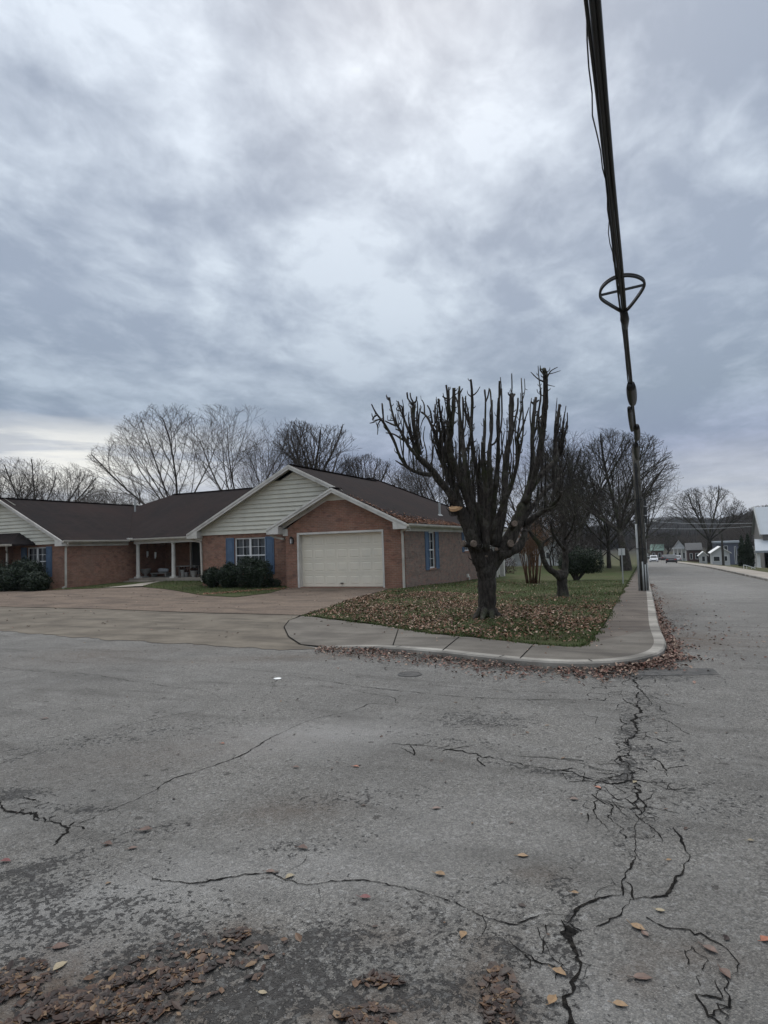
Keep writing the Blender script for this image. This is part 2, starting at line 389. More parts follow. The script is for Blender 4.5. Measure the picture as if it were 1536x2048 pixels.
def concrete_mat(name, base, stain, spk=.0):
    m = bpy.data.materials.new(name); m.use_nodes = True; n = N(m.node_tree); bs = n.n['Principled BSDF']
    co = n.add('ShaderNodeTexCoord').outputs['Object']
    c = n.mix(n.mapr(n.noise(co, 1.1, 7, .65), .38, .62, 0, 1), base, stain)
    c = n.mix(n.mapr(n.noise(co, 60, 4, .7), .35, .7, 0, .4), c, tuple(x*.6 for x in base))
    if spk:
        vo = n.add('ShaderNodeTexVoronoi', {'Vector': co, 'Scale': 60.})
        c = n.mix(n.mapr(vo.outputs['Color'], .6, .9, 0, spk), c, (.33, .26, .21))
        c = n.mix(n.mapr(vo.outputs['Color'], .35, .1, 0, spk), c, (.07, .05, .04))
    stn = n.noise(n.add('ShaderNodeMapping', {0: co, 'Scale': (.45, 1.8, 1)}).outputs[0], 1., 6, .6, .4)
    c = n.mix(n.mapr(stn, .48, .66, 0, .7), c, tuple(x*.55 for x in stain))
    n.l.new(c, bs.inputs['Base Color']); bs.inputs['Roughness'].default_value = .9; bs.inputs['Specular IOR Level'].default_value = .3
    bp = n.add('ShaderNodeBump', {'Strength': .4, 'Distance': .006, 'Height': n.noise(co, 90, 4, .65)}); n.l.new(bp.outputs[0], bs.inputs['Normal'])
    return m
M['walk'] = concrete_mat('stained_sidewalk_concrete', (.135, .112, .092), (.078, .062, .050))
M['walk_front'] = concrete_mat('grey_sidewalk_concrete', (.155, .138, .116), (.095, .082, .068))
M['kerb'] = concrete_mat('pale_kerb_concrete', (.36, .335, .295), (.17, .155, .135))
M['apron'] = concrete_mat('driveway_apron_concrete', (.165, .140, .108), (.10, .082, .062))
M['drive'] = concrete_mat('exposed_aggregate_driveway', (.150, .108, .076), (.088, .062, .045), .5)
M['path'] = concrete_mat('entry_path_concrete', (.36, .32, .27), (.27, .235, .195))

def lawn_mat(name, greens=.5):
    m = bpy.data.materials.new(name); m.use_nodes = True; n = N(m.node_tree); bs = n.n['Principled BSDF']
    co = n.add('ShaderNodeTexCoord').outputs['Object']
    c = n.mix(n.mapr(n.noise(co, 30, 6, .75), .35, .65, 0, 1), (.026, .040, .012), (.075, .100, .030))
    c = n.mix(n.mapr(n.noise(co, .8, 6, .65), greens-.1, greens+.12, 0, .75), c, (.085, .068, .038))
    c = n.mix(n.mapr(n.noise(co, 4.5, 6, .7), .52, .64, 0, .6), c, (.036, .026, .017))
    c = n.mix(n.mapr(n.noise(co, 90, 3, .7), .55, .75, 0, .5), c, (.13, .115, .065))
    n.l.new(c, bs.inputs['Base Color']); bs.inputs['Roughness'].default_value = .95; bs.inputs['Specular IOR Level'].default_value = .15
    bp = n.add('ShaderNodeBump', {'Strength': 1., 'Distance': .03, 'Height': n.noise(co, 60, 5, .75)}); n.l.new(bp.outputs[0], bs.inputs['Normal'])
    return m
M['lawn'] = lawn_mat('winter_lawn', .52)
M['ground'] = lawn_mat('rough_winter_grass', .42)

# ------------------------------------------------------------------ ground sheets
def sheet(name, poly, fn, mt, step=.8, kind='structure', xs=None, ys=None):
    bm = bmesh.new(); vs_ = [bm.verts.new((p[0], p[1], 0)) for p in poly]; bm.faces.new(vs_)
    X = [p[0] for p in poly]; Y = [p[1] for p in poly]
    for c in (xs if xs is not None else np.arange(math.floor(min(X))+.37, max(X), step)):
        bmesh.ops.bisect_plane(bm, geom=bm.verts[:]+bm.edges[:]+bm.faces[:], plane_co=(c, 0, 0), plane_no=(1, 0, 0))
    for c in (ys if ys is not None else np.arange(math.floor(min(Y))+.37, max(Y), step)):
        bmesh.ops.bisect_plane(bm, geom=bm.verts[:]+bm.edges[:]+bm.faces[:], plane_co=(0, c, 0), plane_no=(0, 1, 0))
    for v in bm.verts: v.co.z = float(fn(v.co.x, v.co.y))
    bmesh.ops.recalc_face_normals(bm, faces=bm.faces[:])
    if sum(f.normal.z for f in bm.faces) < 0: bmesh.ops.reverse_faces(bm, faces=bm.faces[:])
    me = bpy.data.meshes.new(name); bm.to_mesh(me); bm.free(); me.materials.append(mt)
    o = bpy.data.objects.new(name, me); COL.objects.link(o)
    if kind: o['kind'] = kind
    return o

def gridmesh(xs, ys, fn):
    XX, YY = np.meshgrid(xs, ys); Z = fn(XX, YY); v = np.stack([XX, YY, Z], -1).reshape(-1, 3)
    nx = len(xs); f = []
    for j in range(len(ys)-1):
        for i in range(nx-1): a = j*nx+i; f.append((a, a+1, a+nx+1, a+nx))
    return v, f

def ln(a, b, s): return list(np.arange(a, b, s))
# base ground with the distant hills
def hill(x, y):
    base = g(x, np.minimum(y, 260))-.08
    r_ = np.hypot(x, y)
    up = 0.
    a = np.arctan2(x, y)
    ridge = 1+.25*np.sin(a*9+1)+.18*np.sin(a*23+2)+.1*np.sin(a*51)
    h1 = 19*sst((r_-420)/520)*ridge*(1-sst((r_-1000)/500))                   # near wooded slope
    h1 = h1*(.85+.9*sst((a-.05)/.09))
    bump2 = 24*np.exp(-((a+.0)/.045)**2)+14*np.exp(-((a+.05)/.03)**2)
    h2 = (50+bump2)*sst((r_-1500)/900)*(1+.05*np.sin(a*37+.4))
    up = h1+h2
    return base+up*np.where(y > 0, 1, .6)
xs = sorted(set(ln(-3600, -600, 150)+ln(-600, -100, 25)+ln(-100, -40, 6)+ln(-40, 40, 1.6)+ln(40, 100, 6)+ln(100, 600, 25)+ln(600, 3601, 150)))
ys = sorted(set(ln(-1500, -60, 120)+ln(-60, 0, 6)+ln(0, 70, 1.6)+ln(70, 200, 5)+ln(200, 1000, 25)+ln(1000, 3601, 80)))
v, f = gridmesh(np.array(xs), np.array(ys), hill)
me = bpy.data.meshes.new('ground'); me.from_pydata(v.tolist(), [], f)
def ground_mat():
    m = lawn_mat('ground_cover', .45); n = N(m.node_tree); bs = n.n['Principled BSDF']
    old = bs.inputs['Base Color'].links[0].from_socket
    co = n.add('ShaderNodeTexCoord').outputs['Object']
    d = n.add('ShaderNodeVectorMath', {0: co}, operation='LENGTH').outputs['Value']
    wd = n.mix(n.mapr(n.noise(co, .09, 8, .8), .38, .64, 0, 1), (.012, .011, .008), (.050, .040, .030))
    wd = n.mix(n.mapr(n.noise(co, .012, 5, .6), .5, .6, 0, .5), wd, (.03, .035, .02))
    c = n.mix(n.mapr(d, 190, 300, 0, 1), old, wd)
    n.l.new(c, bs.inputs['Base Color'])
    return m
me.materials.append(ground_mat()); me.polygons.foreach_set('use_smooth', [True]*len(f))
o = bpy.data.objects.new('ground', me); COL.objects.link(o); o['kind'] = 'structure'

# kerb line, traced on the ground: along the cross street, round the corner, down the street
SL = -.0345
kp = [G(*q, fn=lv)[:2] for q in ((640, 1295), (720, 1293), (790, 1295), (890, 1303), (1032, 1318), (1141, 1324), (1223, 1322), (1275, 1316), (1305, 1309), (1322, 1302), (1330, 1293), (1331, 1280), (1321, 1258), (1315, 1238), (1308, 1204), (1300, 1169))]
for yy in np.arange(30, 200, 6): kp.append(np.array((kp[15][0]+SL*(yy-kp[15][1]), yy)))
kp = np.array(kp)
def smooth_line(pts, sub=4):
    out = []
    n_ = len(pts)
    for i in range(n_-1):
        p0, p1, p2, p3 = pts[max(i-1, 0)], pts[i], pts[i+1], pts[min(i+2, n_-1)]
        for t in np.arange(sub)/sub:
            out.append(.5*((2*p1)+(-p0+p2)*t+(2*p0-5*p1+4*p2-p3)*t*t+(-p0+3*p1-3*p2+p3)*t**3))
    out.append(pts[-1]); return np.array(out)
kl = smooth_line(kp, 4)
def offset(line, d):
    t = np.gradient(line, axis=0); t /= np.linalg.norm(t, axis=1)[:, None]
    return line+np.stack([-t[:, 1], t[:, 0]], 1)*d
kin = offset(kl, .16)      # back edge of the kerb
# kerb mesh
def kerb(name, line, d, zt, label=None, zb=None):
    mb = MB(); o2 = offset(line, d)
    ft = offset(line, d*.12)
    for i in range(len(line)-1):
        def q(pl, k, fn, e=0): return (pl[k][0], pl[k][1], float(fn(pl[k][0], pl[k][1]))+e)
        rows = [[(line[k][0], line[k][1], float(g(*line[k]))-.05), q(line, k, zt, -.02), q(ft, k, zt, .002), q(o2, k, zt, .002)] for k in (i, i+1)]
        for a in range(3): mb.face([rows[0][a], rows[1][a], rows[1][a+1], rows[0][a+1]] if d > 0 else [rows[0][a+1], rows[1][a+1], rows[1][a], rows[0][a]])
    ob = mb.build(name, M['kerb'], uv=False); ob['kind'] = 'structure'; return ob
kerb('kerb', kl, .16, lv)
# inner edge of the pavement = lawn edge
ie = [G(*q, fn=lv)[:2] for q in ((605, 1231), (759, 1250), (797, 1257), (868, 1268), (1065, 1288), (1140, 1293.5), (1162, 1293), (1178, 1287), (1210, 1247), (1251, 1174))]
ie = np.array(ie)
for yy in np.arange(32, 200, 6): ie = np.vstack([ie, [ie[9][0]+SL*(yy-ie[9][1]), yy]])
# pavement (front piece and street piece)
i_c = 12*4
sw_start = np.array([G(*q, fn=lv)[:2] for q in ((600, 1288), (577, 1273), (568, 1254), (578, 1241))])
front = list(kin[:i_c+1])+[ie[7], ie[6], ie[5], ie[4], ie[3], ie[2], ie[1], ie[0]]+list(sw_start[::-1])
sheet('pavement', front, lambda x, y: float(lv(x, y)), M['walk_front'], .8)
side = list(kin[i_c:])+list(ie[7:][::-1])
sheet('sidewalk', side, lambda x, y: float(lv(x, y)), M['walk'], 1.2)
# joints cut into the pavement
mb = MB()
def joint_or_shade(a, b, wd=.012, zf=lv, e=.0025):
    a = np.array(a[:2]); b = np.array(b[:2]); d = b-a; L = np.linalg.norm(d); d /= L; nn = np.array((-d[1], d[0]))*wd/2; k = max(2, int(L/.4))
    for i in range(k):
        p, q = a+d*L*i/k, a+d*L*(i+1)/k
        mb.face([(*(p-nn), float(zf(*p))+e), (*(q-nn), float(zf(*q))+e), (*(q+nn), float(zf(*q))+e), (*(p+nn), float(zf(*p))+e)])
for a, b in (((797, 1257), (786, 1291)), ((918, 1274), (885, 1301)), ((1068, 1288), (1040, 1317))):
    joint_or_shade(G(*a, fn=lv), G(*b, fn=lv), .02)
for y_ in np.arange(12.6, 60, 1.55):
    xa = np.interp(y_, ie[7:, 1], ie[7:, 0]); xb = np.interp(y_, kin[i_c:, 1], kin[i_c:, 0]); joint_or_shade((xa, y_), (xb, y_))
for i in range(8, len(kl)-60, 7):
    if i < 6*4 or i > 80: joint_or_shade(kl[i]+(kin[i]-kl[i])*.15, kin[i], .014, lv, .006)
mb.build('pavement_joints', M['crack'], uv=False)['kind'] = 'structure'

# ---- driveway, apron, lawns
D = lambda *q: G(*q)[:2]
drv_edge = [D(0, 1214), D(82, 1216), D(205, 1218.5), D(300, 1222.6), D(420, 1227), D(543, 1230), D(600, 1231)]
drive = [np.array((-60, 12.0)), np.array((-60, 19.0)), np.array((-33, 19.3))]+[D(0, 1184), D(95, 1181), D(205, 1177), D(285, 1174.5), D(345, 1181), D(400, 1191), D(470, 1195.5), D(540, 1187), D(571, 1178)]+[np.array((-14.5, 21.46)), np.array((-9.95, 21.46)), np.array((-9.55, 20.9)), ie[0]+(.0, .0)]+drv_edge[::-1]
sheet('driveway', drive, lambda x, y: float(g(x, y))+.012, M['drive'], .9)
_e = [kp[0], D(560, 1301), D(420, 1291), D(200, 1279), D(0, 1262), np.array((-60, 7.0))]; edge_ = [_e[0]]
for a, b in zip(_e[:-1], _e[1:]):
    L_ = np.linalg.norm(b-a); n_ = min(160, max(2, int(L_/.15)))
    for i in range(1, n_+1): t = i/n_; edge_.append(a+(b-a)*t+(np.array((0, .05*math.sin(i*.7)+.04*math.sin(i*1.9+1)+random.gauss(0, .025))) if i < n_ else 0))
apr = drv_edge+list(sw_start[::-1])+edge_+[np.array((-60, 12.0))]
sheet('driveway_apron', apr, lambda x, y: float(g(x, y))+.006, M['apron'], .9)
mb = MB()
for a, b in zip(drv_edge[:-1], drv_edge[1:]): joint_or_shade(a, b, .03, lambda x, y: g(x, y)+.012)
joint_or_shade(ie[0], (-9.55, 20.9), .05, lambda x, y: g(x, y)+.02)  # dark strip painted as the edge shadow where the lawn stands above the drive
joint_or_shade(ie[0], sw_start[3], .02, lambda x, y: g(x, y)+.02)
for a, b in zip(sw_start[:-1], sw_start[1:]): joint_or_shade(a, b, .02, lambda x, y: g(x, y)+.02)
joint_or_shade(D(300, 1200), D(560, 1187), .012, lambda x, y: g(x, y)+.012)
mb.build('driveway_joints_and_edge_shade', M['crack'], uv=False)['kind'] = 'structure'

lawn_poly = [ie[0]]+list(ie[1:19])+[np.array((-30, ie[18][1])), np.array((-30, 37.5)), np.array((-9.0, 37.5)), np.array((-9.0, 21.5)), np.array((-9.55, 20.9))]
lawn_fn = lambda x, y: lv(x, y)+.012+.02*np.sin(x*1.3+.5)*np.sin(y*.9)
sheet('lawn', lawn_poly, lambda x, y: float(lawn_fn(x, y)), M['lawn'], .8)
bed = [D(285, 1174), D(345, 1180.5), D(400, 1190.5), D(470, 1195), D(540, 1186.5), D(571, 1177.5), np.array((-14.5, 22.3)), np.array((-20, 22.3)), np.array((-20, 25.0)), D(380, 1164)]
bedf = lambda x, y: g(x, y)+.02+.16*sst((y-21.2)/3.6)
sheet('front_lawn', bed, lambda x, y: float(bedf(x, y)), M['lawn'], .7)
strip = [D(95, 1180.5), D(205, 1176.5), np.array((-24.5, 25.0)), np.array((-27.2, 25.0)), np.array((-27.2, 20.6))]
sheet('grass_strip', strip, lambda x, y: float(g(x, y))+.02+.14*float(sst((y-20.5)/4.5)), M['lawn'], .7)
pth = [D(205, 1176.5), D(285, 1174), D(380, 1164), np.array((-20.2, 25.0)), np.array((-24.5, 25.0))]
sheet('path', pth, lambda x, y: float(g(x, y))+.03+.16*float(sst((y-21.2)/3.6)), M['path'], .7)

# ---- road: one sheet, with the far street leg
xs = sorted(set(ln(-70, -7, 1.5)+ln(-7, 2.6, .06)+ln(2.6, 40, 1.2)+[40.])); ys = sorted(set(ln(-18, .8, 1.)+ln(.8, 7.2, .06)+ln(7.2, 11.5, .2)+[11.5]))
v, f = gridmesh(np.array(xs), np.array(ys), g)
nv = len(v)
rk = lambda y_: 4.0+SL*(y_-32.8)
yl = sorted(set(ln(11.5, 40, 1.)+ln(40, 201, 4))); v2 = []; f2 = []
for y_ in yl:
    xa = np.interp(y_, kl[50:, 1], kl[50:, 0])-.3
    for t in np.linspace(0, 1, 9):
        x_ = xa+(rk(y_)-xa)*t; v2.append((x_, y_, float(g(x_, y_))))
for j in range(len(yl)-1):
    for i in range(8): a = nv+j*9+i; f2.append((a, a+1, a+10, a+9))
allv = np.vstack([v, np.array(v2)]); me = bpy.data.meshes.new('road'); me.from_pydata(allv.tolist(), [], f+f2); me.materials.append(M['asphalt'])
wear = np.zeros((len(allv), 4)); wear[:, 3] = 1
def blob(ch, px_, py_, rx, ry, amt, rot=0.):
    c = G(px_, py_); dx = allv[:, 0]-c[0]; dy = allv[:, 1]-c[1]; dirx = ray(px_, py_)[:2]; dirx /= np.linalg.norm(dirx)
    a = dx*dirx[1]-dy*dirx[0]; b = dx*dirx[0]+dy*dirx[1]
    ca, sa = math.cos(rot), math.sin(rot); a, b = a*ca+b*sa, -a*sa+b*ca
    wear[:, ch] = np.maximum(wear[:, ch], amt*np.exp(-((a/rx)**2+(b/ry)**2)))
# dk: pitted patches
for q in ((190, 2010, .34, .15, 1.), (1000, 1995, .07, .14, 1.), (730, 2035, .12, .07, 1.), (150, 1850, .5, .35, .62), (550, 1930, .6, .28, .70), (350, 1860, .3, .15, .55), (850, 1990, .35, .2, .6), (930, 1830, .3, .12, .45), (680, 1860, .3, .12, .5), (60, 1740, .30, .10, .9), (60, 1790, .35, .2, .75), (20, 1590, .3, .12, .9, -.5), (150, 1620, .25, .07, .7, -.5), (430, 1900, .35, .12, 1.), (560, 1960, .30, .12, 1.), (620, 1880, .3, .14, .8), (300, 1930, .3, .2, .8), (480, 2010, .4, .2, .95),
          (690, 1990, .15, .15, .8), (240, 1850, .3, .15, .6), (300, 1660, .35, .12, .42), (600, 1690, .4, .12, .38), (1050, 1760, .3, .1, .4), (700, 1600, .5, .2, .35), (200, 1480, 1.2, .3, .36), (1420, 1600, .4, .3, .36), (1000, 1900, .3, .15, .55), (860, 1840, .3, .1, .45), (1020, 2010, .2, .1, .75), (1255, 1545, .07, .35, .95), (1260, 1450, .10, .6, .7), (1290, 1500, .25, .12, .8), (960, 1440, .5, .3, .6),
          (1100, 1545, .5, .06, .75, -.3), (1270, 1640, .15, .4, .35), (1240, 1350, .9, .25, .8), (1010, 1340, .9, .15, .45), (1340, 1240, .35, 3., .55), (1360, 1220, .9, 1.2, .45), (1140, 1900, .05, .5, .8), (1290, 1400, .2, .8, .45), (900, 1480, .7, .1, .4, -.3)):
    blob(0, *q)
for q in ((590, 1620, .35, .2, .5), (480, 1880, .15, .12, .9), (200, 1980, .3, .2, .95), (330, 2030, .35, .2, .8), (60, 2000, .3, .3, .9), (980, 1990, .13, .3, .95), (720, 2030, .3, .1, .9), (760, 1870, .2, .1, .4), (1080, 1750, .12, .08, .6),
          (1370, 1280, .8, 1.0, .75), (1345, 1200, .35, 4, .8), (1100, 1325, 1.5, .25, .7), (700, 1310, 2.5, .3, .6), (300, 1300, 4, .5, .5), (1380, 1900, .2, .1, .5), (1280, 1950, .1, .1, .6), (400, 1500, 1.2, .4, .25)):
    blob(1, *q)
for q in ((640, 1470, .8, .4, .8), (240, 1800, .8, .3, .6), (650, 1740, .6, .3, .4), (120, 1880, .3, .3, .5), (1430, 1180, 1.2, 6, .35), (520, 1500, .4, .2, .5), (900, 1650, .6, .5, .25), (1200, 2000, .25, .25, .3)):
    blob(2, *q)
ca_ = me.color_attributes.new('wear', 'FLOAT_COLOR', 'POINT'); ca_.data.foreach_set('color', wear.ravel())
o = bpy.data.objects.new('road', me); COL.objects.link(o); o['kind'] = 'structure'

# cracks: traced on the road, jagged ribbons of dirt
crk = MB()
MAINS = []
def crack(pts, wd=.012, jag=.018, taper=True, world=False):
    p = smooth_line(np.array([q if world else G(*q)[:2] for q in pts], float), 6)
    if not world and wd > .0095: MAINS.append(p)
    L = np.linalg.norm(np.diff(p, axis=0), axis=1); s_ = np.r_[0, np.cumsum(L)]; n_ = max(6, int(s_[-1]/.022))
    t = np.linspace(0, s_[-1], n_); q = np.stack([np.interp(t, s_, p[:, 0]), np.interp(t, s_, p[:, 1])], 1)
    walk = np.cumsum(rng.normal(0, 1, (n_, 2)), 0); walk -= np.linspace(0, 1, n_)[:, None]*walk[-1]; q = q+walk*jag*.22+rng.normal(0, jag*.16, (n_, 2))
    dd = np.gradient(q, axis=0); dd /= np.linalg.norm(dd, axis=1)[:, None]+1e-9; nn = np.stack([-dd[:, 1], dd[:, 0]], 1)
    env = np.sin(np.linspace(.12, math.pi-.12, n_))**.4 if taper else np.ones(n_)
    bl = np.clip(1+.6*np.convolve(rng.normal(0, 1, n_+8), np.ones(9)/3, 'valid'), .5, 1.9); wl = wd*.72*env*bl*(.2+rng.random(n_)*1.1)/2; wr = wd*.72*env*bl*(.2+rng.random(n_)*1.1)/2
    for i in range(n_-1):
        a, b = q[i], q[i+1]; e = .0035
        pts4 = [a-nn[i]*wl[i], b-nn[i+1]*wl[i+1], b+nn[i+1]*wr[i+1], a+nn[i]*wr[i]]
        crk.face([(x[0], x[1], float(g(x[0], x[1]))+e) for x in pts4])
crack([(275, 1742), (310, 1758), (350, 1764), (400, 1768), (450, 1760), (540, 1748), (580, 1762), (620, 1770), (700, 1765), (770, 1770), (830, 1785), (880, 1797), (930, 1815), (980, 1838), (1040, 1850), (1080, 1852), (1110, 1850)], .016)
crack([(1140, 2048), (1140, 1990), (1142, 1940), (1135, 1900), (1130, 1850)], .05, .03, False)
crack([(1135, 1850), (1150, 1825), (1175, 1805), (1210, 1795), (1245, 1790)], .018)
crack([(1245, 1790), (1240, 1765), (1255, 1740), (1270, 1715), (1275, 1695), (1268, 1670), (1270, 1650), (1282, 1635)], .014)
crack([(1265, 1800), (1265, 1778), (1250, 1762)], .010)
crack([(1190, 1855), (1235, 1830), (1262, 1805), (1290, 1798), (1330, 1793), (1355, 1770), (1372, 1725), (1365, 1690), (1348, 1655)], .017)
crack([(1282, 1640), (1278, 1610), (1285, 1585), (1270, 1560), (1258, 1530), (1255, 1490), (1262, 1450), (1265, 1400), (1270, 1370), (1262, 1345)], .024, .05)
crack([(1262, 1560), (1220, 1565), (1180, 1558), (1130, 1543), (1080, 1535), (1020, 1525)], .022, .03)
crack([(1262, 1550), (1200, 1540), (1150, 1525), (1100, 1518), (1050, 1512), (1000, 1505), (950, 1485)], .010)
crack([(1020, 1525), (930, 1503), (860, 1490), (780, 1487)], .02, .04)
crack([(0, 1528), (60, 1505), (120, 1487), (180, 1476), (240, 1455), (300, 1440), (360, 1428), (420, 1418)], .010)
crack([(150, 1650), (180, 1640), (240, 1615), (310, 1585), (350, 1560), (400, 1543), (450, 1525), (495, 1508), (520, 1490), (560, 1465), (620, 1440), (700, 1425), (740, 1408), (790, 1412)], .013)
crack([(0, 1605), (30, 1618), (80, 1628), (120, 1640), (150, 1652), (125, 1675), (110, 1690)], .022, .04)
crack([(790, 1412), (780, 1395), (720, 1385), (700, 1378)], .008)
crack([(150, 1345), (250, 1360), (330, 1372), (400, 1380), (440, 1395), (460, 1403)], .01)
crack([(540, 1345), (700, 1370), (850, 1388), (1000, 1398), (1150, 1400), (1240, 1402)], .012)
crack([(850, 1370), (980, 1380), (1120, 1386), (1250, 1390)], .01)
crack([(1262, 1590), (1230, 1600), (1205, 1575), (1195, 1610), (1200, 1640), (1220, 1665)], .008)
crack([(1290, 1570), (1330, 1560), (1345, 1580), (1390, 1587)], .009)
crack([(1280, 1640), (1310, 1660), (1330, 1690)], .008)
crack([(1225, 1600), (1250, 1630), (1275, 1645)], .008)
crack([(1010, 1878), (1040, 1905), (1075, 1925), (1110, 1935), (1135, 1945)], .012)
crack([(1095, 1850), (1095, 1885), (1105, 1920), (1130, 1930)], .009)
crack([(1040, 1850), (1085, 1830), (1140, 1833)], .008)
crack([(1300, 1838), (1340, 1855), (1400, 1875), (1430, 1900), (1440, 1940), (1450, 1980), (1440, 2010), (1460, 2046)], .012, .04)
crack([(1280, 1430), (1330, 1440), (1370, 1465), (1410, 1478)], .008)
crack([(1270, 1385), (1310, 1395), (1340, 1410)], .008)
crack([(1262, 1370), (1290, 1385), (1300, 1410), (1280, 1425)], .01)
crack([(600, 1345), (560, 1357), (545, 1380), (520, 1400)], .008)
crack([(0, 1335), (90, 1345), (180, 1348)], .010)
# side branches off the main cracks
for p in list(MAINS):
    Ls = np.linalg.norm(p[-1]-p[0])
    for k in range(int(2+Ls*1.3)):
        i = random.randrange(1, len(p)-1); d = p[i+1]-p[i-1]; d = d/(np.linalg.norm(d)+1e-9); sg_ = random.choice((-1, 1)); a = sg_*random.uniform(.4, 1.3)
        c_, s__ = math.cos(a), math.sin(a); d = np.array((d[0]*c_-d[1]*s__, d[0]*s__+d[1]*c_))*random.choice((-1, 1)); l_ = random.uniform(.05, .28); q = [p[i]]
        for m_ in range(3): a = random.gauss(0, .5); d = np.array((d[0]*math.cos(a)-d[1]*math.sin(a), d[0]*math.sin(a)+d[1]*math.cos(a))); q.append(q[-1]+d*l_/3)
        crack(q, random.uniform(.002, .004), .012, world=True)
# alligator network: jittered cells along the long crack
def alligator(pa, pb, wdt, cell, prob, seed_):
    rs_ = random.Random(seed_); a = G(*pa)[:2]; b = G(*pb)[:2]; d = b-a; Ln = np.linalg.norm(d); d /= Ln; nn = np.array((-d[1], d[0])); nu = int(Ln/cell)+1; nv_ = int(2*wdt/cell)+1
    pt = {}
    for i in range(nu+1):
        for j in range(nv_+1): pt[i, j] = a+d*(i+rs_.uniform(-.42, .42)+.5*(j % 2))*cell+nn*((j-nv_/2)+rs_.uniform(-.42, .42))*cell
    for i in range(nu+1):
        for j in range(nv_+1):
            for (u_, v_) in ((1, 0), (0, 1)):
                if (i+u_, j+v_) in pt:
                    off = abs(j-nv_/2)/(nv_/2+.01)
                    if rs_.random() < prob*(1-off**2*.8):
                        p, q = pt[i, j], pt[i+u_, j+v_]; m_ = (p+q)/2+np.array((rs_.gauss(0, .12), rs_.gauss(0, .12)))*cell
                        crack([p, m_, q], rs_.uniform(.005, .012), .012, False, True)
alligator((1262, 1352), (1265, 1470), .42, .17, .6, 1); alligator((1262, 1470), (1275, 1600), .32, .11, .62, 2); alligator((1130, 1560), (1255, 1560), .16, .10, .5, 3); alligator((1200, 1600), (1270, 1660), .14, .09, .4, 4)
alligator((780, 1490), (1100, 1540), .22, .16, .22, 5); alligator((1120, 1850), (1130, 1930), .12, .07, .5, 6); alligator((0, 1600), (150, 1650), .10, .08, .4, 7); alligator((1380, 1900), (1440, 2030), .07, .06, .35, 8)
o = crk.build('road_cracks', M['crack'], uv=False); o['kind'] = 'structure'
# old square patch and small square cover by the corner
pp = [D(1262, 1352), D(1440, 1350), D(1425, 1337), D(1295, 1338)]
sheet('road_patch', pp, lambda x, y: float(g(x, y))+.004, M['patch'], .5)

# street's far side: kerb, verge, pavement
rl = np.array([(rk(y_), y_) for y_ in ln(14, 200, 5)])
kerb('kerb', rl, -.16, lambda x, y: g(x, y)+.11)
ro = lambda d: [(rk(y_)+d, y_) for y_ in (14, 200)]
a, b = ro(.16); c, d_ = ro(1.5)
sheet('sidewalk', [a, c, d_, b], lambda x, y: float(g(x, y))+.11, M['path'], 1.5, xs=[])
a, b = ro(1.5); c, d_ = ro(30)
sheet('lawn', [a, c, d_, b], lambda x, y: float(g(x, y))+.10, M['ground'], 4)
# ================================================================== the brick house
EZ, SLP = 2.39, .488          # eave height and roof pitch
zs = lambda x_, xe: EZ+SLP*abs(x_-xe)
house = empty('brick_house', (-18, 22.2, 0), 'long low red brick house with brown shingle roof, cream gables and white garage door', 'house')
def wall_pts(mb, a, b, z0, z1, m=0):    # vertical quad
    mb.face([(a[0], a[1], z0), (b[0], b[1], z0), (b[0], b[1], z1), (a[0], a[1], z1)], m)
BZ = -1.3
FY = 21.48; WY = 22.2
# front brick walls with real openings
def wall_front(mb, x0, x1, y, z0, z1, holes, deep=.12, m=0):
    xs_ = sorted({x0, x1, *[h[0] for h in holes], *[h[1] for h in holes]}); zz_ = sorted({z0, z1, *[h[2] for h in holes], *[h[3] for h in holes]})
    for i in range(len(xs_)-1):
        for j in range(len(zz_)-1):
            cx_, cz_ = (xs_[i]+xs_[i+1])/2, (zz_[j]+zz_[j+1])/2
            if any(h[0] < cx_ < h[1] and h[2] < cz_ < h[3] for h in holes): continue
            mb.face([(xs_[i], y, zz_[j]), (xs_[i+1], y, zz_[j]), (xs_[i+1], y, zz_[j+1]), (xs_[i], y, zz_[j+1])], m)
    for h in holes:
        a, b, c, d_ = h
        mb.face([(a, y, c), (a, y, d_), (a, y+deep, d_), (a, y+deep, c)], m); mb.face([(b, y, d_), (b, y, c), (b, y+deep, c), (b, y+deep, d_)], m)
        mb.face([(a, y, d_), (b, y, d_), (b, y+deep, d_), (a, y+deep, d_)], m); mb.face([(b, y, c), (a, y, c), (a, y+deep, c), (b, y+deep, c)], m)
def wall_side(mb, y0, y1, x, z0, z1, holes, deep=-.12, m=0):
    t = MB(); wall_front(t, y0, y1, x, z0, z1, holes, deep); b = len(mb.v)
    mb.v += [(q[1], q[0], q[2]) for q in t.v]; mb.f += [tuple(b+i for i in reversed(f_)) for f_ in t.f]; mb.m += [m]*len(t.f)
DX0, DX1, DZ = -13.84, -10.06, 2.14
w1 = MB()
wall_front(w1, -14.5, -9.1, FY, BZ, 2.34, [(DX0-.02, DX1+.02, -.01, DZ+.02)], .3)
